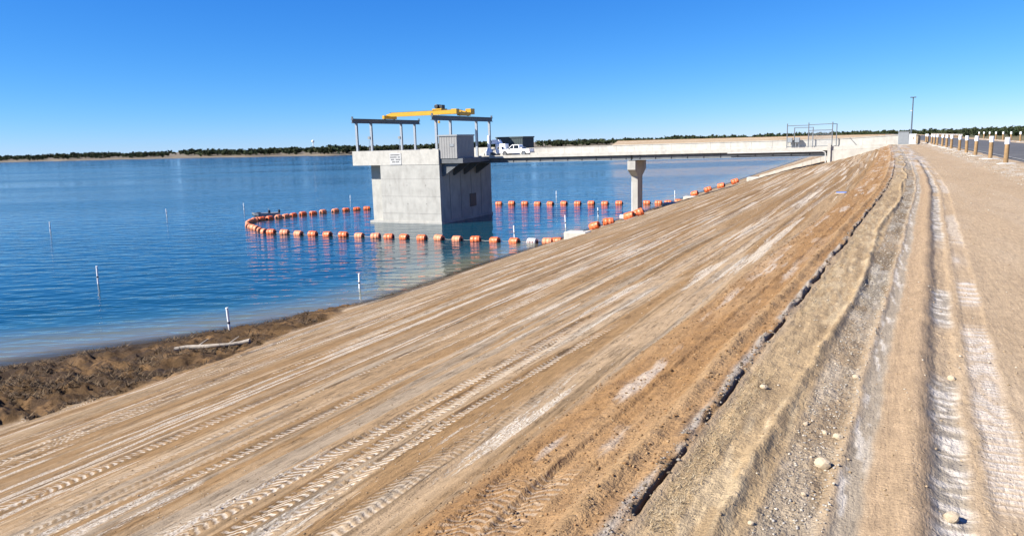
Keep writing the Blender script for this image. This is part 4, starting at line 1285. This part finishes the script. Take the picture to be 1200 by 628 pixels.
# ------------------------------------------------------------------ work boat behind the bend of the boom
pb = on_plane(309, 253.6, WATER)
bt = thing('work_boat', Vector((pb.x, pb.y + 1.2, WATER)), math.radians(-155), 'small open aluminium work boat moored behind the boom bend', 'boat')
rings = []
for (x, hw, zk, zs) in ((-2.5, .85, -.12, .52), (-1.2, .95, -.16, .52), (.2, .95, -.16, .56), (1.4, .75, -.10, .64), (2.1, .40, .05, .74), (2.5, .06, .35, .82)):
    rings.append([(x, -hw, zs), (x, -hw * .92, zk + .18), (x, 0, zk), (x, hw * .92, zk + .18), (x, hw, zs), (x, hw * .9, zs), (x, 0, zk + .16), (x, -hw * .9, zs)])
MB().loft(rings).build('hull', ALU, bt)
for x in (-1.6, -.3, 1.0):
    MB().box(x, x + .32, -.78, .78, .28, .36).build('bench', NAVY, bt)
MB().box(-2.75, -2.35, -.18, .18, .35, 1.05, .06).build('outboard_motor', DARK, bt)
MB().box(-2.66, -2.54, -.06, .06, -.4, .349).build('outboard_leg', DARK, bt)
MB().box(-.9, -.5, -.35, .35, .361, 1.05, .04).build('console', NAVY, bt)
MB().rod([(-.55, -.34, 1.05), (-.62, -.34, 1.35), (-.62, .34, 1.35), (-.55, .34, 1.05)], .025, 6).build('windscreen_frame', GALV, bt)
MB().box(.9, 1.7, -.45, .45, .365, .75, .1).build('gear_bag', NAVY, bt)

# ------------------------------------------------------------------ roadside posts
def guard_post():
    r = thing('guard_post', (0, 0, 0))
    p = MB().rev('z', [(-.1, .105), (.93, .100)], 14).build('timber', WOOD, r, True)
    MB().rev('z', [(.931, .112), (1.235, .110), (1.25, .095)], 14).build('white_top', WHITE, r, True)
    c = MB()
    rg_ = []
    for (z, rr_) in ((-.08, .42), (.02, .36), (.045, .26), (.05, .11)):
        rg_.append([(rr_ * (1 + .18 * math.sin(3 * a + 1) + .1 * math.sin(5 * a)) * math.cos(a), rr_ * (1 + .18 * math.sin(3 * a + 1)) * math.sin(a) * 1.3, z) for a in np.linspace(0, 2 * math.pi, 14, endpoint=False)])
    c.loft(rg_).build('concrete_collar', CONC2, r, True)
    register(r)
    return r
gp = guard_post()
ords = ['first', 'second', 'third', 'fourth', 'fifth', 'sixth', 'seventh', 'eighth', 'ninth', 'tenth', 'eleventh', 'twelfth', 'thirteenth']
gb = [(1177.8, 191.9), (1158.7, 186.2), (1142.1, 181.8), (1129.9, 178.5), (1118.6, 176.2), (1110.4, 174), (1103.2, 172.2), (1097.8, 170.7), (1093.3, 169.6), (1088.9, 168.8), (1084.9, 168.1), (1081.5, 167.5), (1078.6, 167.0)]
gs0 = 42.8
for i in range(13):
    s_ = gs0 + i * 6.45
    t_ = 5.32 + .06 * math.sin(i * 2.1)
    o = gp if i == 0 else copy_tree(gp)
    o.location = wp(s_, t_)
    o.rotation_euler = (random.uniform(-.02, .02), random.uniform(-.02, .02), random.uniform(0, 6))
    tag(o, 'nearest and tallest white-topped timber post on the near road edge' if i == 0 else ords[i] + ' white-topped timber post along the near road edge, counted from the camera', 'post', 'white-topped posts on the near road edge')
for i in range(8):
    s_ = 104 + i * 7.6
    o = copy_tree(gp)
    o.location = wp(s_, 15.2)
    o.rotation_euler = (0, random.uniform(-.03, .03), random.uniform(0, 6))
    tag(o, ords[i] + ' white-topped post on the far road edge, counted from the right', 'post', 'white-topped posts on the far road edge')

# guard rail farther along the road
gr = thing('guard_rail', wp(185, 14.9, 0), 0, 'pale metal guard rail along the far road edge', 'guard rail')
inv = Matrix.Translation(-gr.location)
rl = MB()
for s_ in np.arange(185, 300, 4.0):
    p0, p1 = inv @ wp(s_, 14.9, .62), inv @ wp(s_ + 4, 14.9, .62)
    rl.bar(p0, p1, .06, .34)
    MB().box(p0.x - .07, p0.x + .07, p0.y + .05, p0.y + .2, -.3, .75).build('post', WOOD, gr)
rl.build('rail_beam', WHITED, gr)

# ------------------------------------------------------------------ cabinets and lamp pole at the bridge head
def cab_at(name, px, s_, wx, wy, h, mt, label, cat):
    t_, _ = at_s(px, 165, s_)
    z_ = ground(s_, t_)
    r = thing(name, W(s_, t_, z_ - .03), RZ, label, cat)
    MB().box(0, wx, 0, wy, 0.08, h, .02).build('case', mt, r)
    MB().box(-.05, wx + .05, -.05, wy + .05, h + .001, h + .07).build('lid', mt, r)
    MB().box(.06, wx - .06, -.02, -.001, .2, h - .1).build('door', mt, r)
    MB().box(-.08, wx + .08, -.08, wy + .08, -.2, .079).build('plinth', CONC2, r)
    return r
cab_at('electrical_cabinet', 1052.4, 107.0, 1.22, .7, 1.62, CABG, 'large grey electrical cabinet at the bridge head', 'cabinet')
wc = cab_at('meter_cabinet', 1064.4, 109.5, .85, .6, 1.28, WHITE, 'white meter cabinet with a brown label right of the grey cabinet', 'cabinet')
MB().box(.45, .68, -.035, -.021, .7, .95).build('label_plate', TAN, wc)
cab_at('tan_locker', 1073.0, 112.5, .55, .6, 1.10, TAN, 'tan locker between the white cabinet and the posts', 'locker')
t_, _ = at_s(1067.2, 165, 111.5)
lp = thing('light_pole', W(111.5, t_, ground(111.5, t_) - .05), RZ, 'tall slim steel light pole rising behind the cabinets', 'light pole')
MB().tube((0, 0, 0), (0, 0, 6.0), .10, .07, 12).build('pole', STEEL, lp)
MB().box(-.35, .35, -.16, .16, 6.001, 6.12, .02).build('lamp_head', STEEL, lp)
MB().box(-.26, .02, -.06, .06, 4.3, 4.42).build('bracket', WHITED, lp)
MB().box(-.2, .2, -.2, .2, 0, .06).build('base_plate', GALV, lp)

# ------------------------------------------------------------------ water tower on the skyline
a_ = shore_pt(374.5, 2300)
wt = thing('water_tower', (a_[0], a_[1], -6), 0, 'tiny white water tower above the far treeline', 'water tower')
MB().tube((0, 0, 0), (0, 0, 25), 1.3, 1.0, 10).build('stem', WHITE, wt)
MB().rev('z', [(23, 1.0), (25, 3.2), (27, 4.2), (29, 4.0), (31, 2.4), (31.6, .3)], 16).build('tank', WHITE, wt, True)

# ------------------------------------------------------------------ driftwood log, rocks, small plate in the slope
la, lb = on_plane(205, 411, WATER + .35), on_plane(291, 403.5, WATER + .55)
lg = MB()
def mud_hit(px, py):
    d = ray(px, py)
    Ls = np.geomspace(20, 80, 3000)
    P = CAM + Ls[:, None] * d
    s_, t_ = P[:, :2] @ SV, P[:, :2] @ TV
    z_ = (ground_base(s_[None], t_[None]) + ground_detail(s_[None], t_[None]))[0]
    k = int(np.argmax(P[:, 2] < z_))
    return Vector(P[k])
la, lb = mud_hit(205, 413), mud_hit(292, 402)
def top_at(p):
    s_, t_ = p.x * SV[0] + p.y * SV[1], p.x * TV[0] + p.y * TV[1]
    return max(ground(s_ + a_, t_ + b_) for a_ in (-.5, 0, .5) for b_ in (-.5, 0, .5))
_lp = [la.lerp(lb, k / 7) for k in range(8)]
_za, _zb = sorted(top_at(q) for q in _lp[:4])[-2], sorted(top_at(q) for q in _lp[4:])[-2]
pts = [Vector((q.x, q.y + .10 * math.sin(k * 1.1), _za + (_zb - _za) * k / 7 + .02 * math.sin(k * 2))) for k, q in enumerate(_lp)]
rgs = []
for k, p in enumerate(pts):
    r_ = .115 + .02 * math.sin(k) + .04 * (k == 7)
    rgs.append([(p.x, p.y + r_ * math.cos(a), p.z + r_ * math.sin(a)) for a in np.linspace(0, 2 * math.pi, 9, endpoint=False)])
lgo = thing('driftwood_log', la, 0, 'long bleached driftwood log lying on the dark muddy shore', 'log')
lm = MB().loft([[(x - la.x, y - la.y, z - la.z) for (x, y, z) in r_] for r_ in rgs])
lm.build('trunk', LOG, lgo, True)
for k in (2, 5):
    p = pts[k] - la
    MB().tube(p, p + Vector((.5, .5, .35)), .06, .02, 6).build('branch_stub', LOG, lgo)

def icos(seed, sub=2):
    import bmesh as _bm
    bm = _bm.new()
    _bm.ops.create_icosphere(bm, subdivisions=sub, radius=1)
    rg = random.Random(seed)
    off = [Vector((rg.uniform(-1, 1), rg.uniform(-1, 1), rg.uniform(-1, 1))).normalized() for _ in range(7)]
    for v in bm.verts:
        n = v.co.normalized()
        k = 1.0
        for o in off:
            k = min(k, .78 / max(.3, n.dot(o)) if n.dot(o) > .5 else k)
        v.co = n * k * (1 + rg.uniform(-.06, .06))
        v.co.z *= .75
    me = bpy.data.meshes.new('rock')
    bm.to_mesh(me)
    bm.free()
    me.materials.append(STONE)
    return me
RK = [icos(i) for i in range(5)]
def hit(px, py):
    d = ray(px, py)
    Ls = np.geomspace(1.5, 120, 4000)
    P = CAM + Ls[:, None] * d
    s_, t_ = P[:, :2] @ SV, P[:, :2] @ TV
    z_ = ground_base(s_[None], t_[None])[0] + ground_detail(s_[None], t_[None])[0]
    k = int(np.argmax(P[:, 2] < z_))
    return Vector((P[k, 0], P[k, 1], float(z_[k]))), float(Ls[k])
ROCKS = [(1115, 609, 15, 'rounded cream stone on the grey track at the lower right'), (964, 547, 17, 'largest cream stone on the grey gravel strip'), (982, 514, 10, 'pale stone at the right side of the gravel strip'),
         (967, 508, 6, 'small white stone left of the pale stone on gravel'), (1003, 444, 8, 'pale stone high on the gravel strip'), (944, 498, 6, 'small white stone on the left of the gravel strip'),
         (880, 614, 7, 'white stone at the left foot of the gravel strip'), (895, 455, 8, 'pale flat stone on the straw coloured strip'), (1115, 445, 8, 'pale stone on the churned grey track'),
         (942, 580, 6, 'small tan stone below the largest stone')]
for i, (x, y, w_, lab) in enumerate(ROCKS):
    p, L1 = hit(x, y)
    o = bpy.data.objects.new('rock', RK[i % 5])
    col.objects.link(o)
    k = w_ / 2 * L1 / FOC
    o.scale = (k * 1.1, k, k)
    o.location = p + Vector((0, 0, k * .45))
    o.rotation_euler = (0, 0, i * 1.3)
    tag(o, lab, 'stone', 'loose stones on the shoulder')

pp, L1 = hit(986, 227)
pu = thing('puddle_plate', pp + Vector((0, 0, .01)), RZ, 'small blue flat cover set in the slope near the clay band', 'puddle')  # stand-in for a puddle, its sky blue given by a flat plate
MB().box(-.21, .21, -.2, .2, -.04, .03, .02).build('frame', TAN, pu)
MB().box(-.17, .17, -.16, .16, .031, .045).build('blue_plate', mat('puddle_blue', (.10, .30, .85), .6), pu)

# ------------------------------------------------------------------ loose soil, gravel, straw
def scatter(name, n, srange, urange, size, colours, label, seed, flat=.7):
    rg = np.random.default_rng(seed)
    s_ = srange[0] * (srange[1] / srange[0]) ** rg.random(n)
    u_ = rg.uniform(*urange, n)
    t_ = u_ + drift(s_)
    x, y = path(s_, t_)
    z = (ground_base(s_[None], t_[None]) + ground_detail(s_[None], t_[None]))[0]
    base = np.array([(1, 0, 0), (-1, 0, 0), (0, 1, 0), (0, -1, 0), (0, 0, 1), (.6, .6, .55), (-.6, .6, .55), (-.6, -.6, .55), (.6, -.6, .55), (0, 0, -.6)])
    tri = np.array([(0, 5, 8), (0, 2, 5), (2, 6, 5), (2, 1, 6), (1, 7, 6), (1, 3, 7), (3, 8, 7), (3, 0, 8), (4, 8, 5), (4, 5, 6), (4, 6, 7), (4, 7, 8), (0, 9, 2), (2, 9, 1), (1, 9, 3), (3, 9, 0)])
    r_ = size[0] * (size[1] / size[0]) ** (rg.random(n) ** 2.2) * (1 + s_ / 22)
    a = rg.uniform(0, 6.28, n)
    v = base[None] * rg.uniform(.65, 1.3, (n, 10, 3)) * r_[:, None, None] * np.array([1.15, .9, flat])
    ca, sa = np.cos(a)[:, None], np.sin(a)[:, None]
    vx = v[..., 0] * ca - v[..., 1] * sa + x[:, None]
    vy = v[..., 0] * sa + v[..., 1] * ca + y[:, None]
    vz = v[..., 2] + z[:, None] + (r_ * .2)[:, None]
    V = np.stack([vx, vy, vz], -1).reshape(-1, 3)
    F_ = (tri[None] + (np.arange(n) * 10)[:, None, None]).reshape(-1, 3)
    cc = np.array(colours)[rg.integers(0, len(colours), n)] * rg.uniform(.8, 1.2, (n, 1)) * AL
    C4 = np.concatenate([np.repeat(cc, 10, 0), np.ones((n * 10, 1))], 1)
    o = np_mesh(name, V, F_, LEAF, {'col': ('FLOAT_COLOR', C4)}, smooth=False, tris=True)
    tag(o, label, None, None, 'stuff')
scatter('gravel', 5200, (2.4, 22), (-.56, -.30), (.0015, .008), [(.50, .46, .40), (.42, .36, .28), (.62, .55, .44), (.30, .25, .19)], 'loose grey gravel on the shoulder strip', 31)
scatter('soil_clods', 6500, (2.4, 30), (-2.4, -1.06), (.002, .011), [(.34, .19, .085), (.27, .15, .065), (.44, .29, .15), (.20, .12, .06)], 'crumbled brown clods on the clay band', 33)
scatter('furrow_clods', 900, (2.4, 30), (-1.12, -1.03), (.003, .012), [(.38, .33, .27), (.30, .24, .17), (.16, .12, .08)], 'grey crumbs along the ragged furrow', 35)
scatter('slope_crumbs', 9000, (2.6, 40), (-9.0, -2.3), (.002, .009), [(.42, .29, .17), (.34, .23, .13), (.58, .49, .38), (.30, .21, .12)], 'scattered soil crumbs on the striped slope', 37)
scatter('verge_gravel', 2200, (14, 80), (2.4, 4.0), (.004, .014), [(.60, .52, .41), (.48, .38, .26), (.66, .60, .50)], 'pale gravel on the road verge', 39)
scatter('shoulder_crumbs', 3000, (2.6, 40), (-1.0, 2.5), (.002, .009), [(.50, .37, .23), (.40, .28, .16), (.62, .54, .42)], 'small crumbs on the sandy shoulder', 41)

def blades(name, n, srange, urange, h, label, seed, colours, by_t=False):
    rg = np.random.default_rng(seed)
    s_ = srange[0] * (srange[1] / srange[0]) ** rg.random(n)
    u_ = rg.uniform(*urange, n)
    t_ = u_ + (0 if by_t else drift(s_))
    keep = fbm(s_ / 1.5, t_ / .3, 231, 3) > .48
    if by_t: keep = (mud_mask(s_, t_) > .5) & (ground_base(s_, t_) > WATER + .05) & (fbm(s_ / 2.5, t_ / 2.5, 233, 3) > .52)
    s_, t_ = s_[keep], t_[keep]
    n = len(s_)
    x, y = path(s_, t_)
    z = (ground_base(s_[None], t_[None]) + ground_detail(s_[None], t_[None]))[0]
    a = rg.uniform(0, 6.28, n)
    l = h * rg.uniform(.5, 1.4, n)
    tilt = rg.uniform(.9, 1.45, n)
    P = np.stack([x, y, z], -1)
    dv = np.stack([np.cos(a) * np.sin(tilt), np.sin(a) * np.sin(tilt), np.cos(tilt)], -1) * l[:, None]
    sd = np.stack([-np.sin(a), np.cos(a), 0 * a], -1) * (l * .06)[:, None]
    V = np.stack([P - sd, P + sd, P + dv], 1).reshape(-1, 3)
    cc = np.array(colours)[rg.integers(0, len(colours), n)] * AL
    C4 = np.concatenate([np.repeat(cc, 3, 0), np.ones((n * 3, 1))], 1)
    tag(np_mesh(name, V, np.arange(n * 3).reshape(-1, 3), LEAF, {'col': ('FLOAT_COLOR', C4)}, smooth=False, tris=True), label, None, None, 'stuff')
blades('dry_straw', 9000, (2.6, 26), (-1.0, -.86), .026, 'flattened dry straw beside the furrow', 43, [(.60, .45, .25), (.50, .36, .19), (.38, .27, .14), (.68, .55, .35)])
blades('shore_wrack', 60000, (16, 55), (-52, -28), .38, 'dark dead weed and twigs on the muddy shore', 45, [(.10, .065, .035), (.17, .11, .06), (.05, .035, .022), (.26, .18, .10)], True)
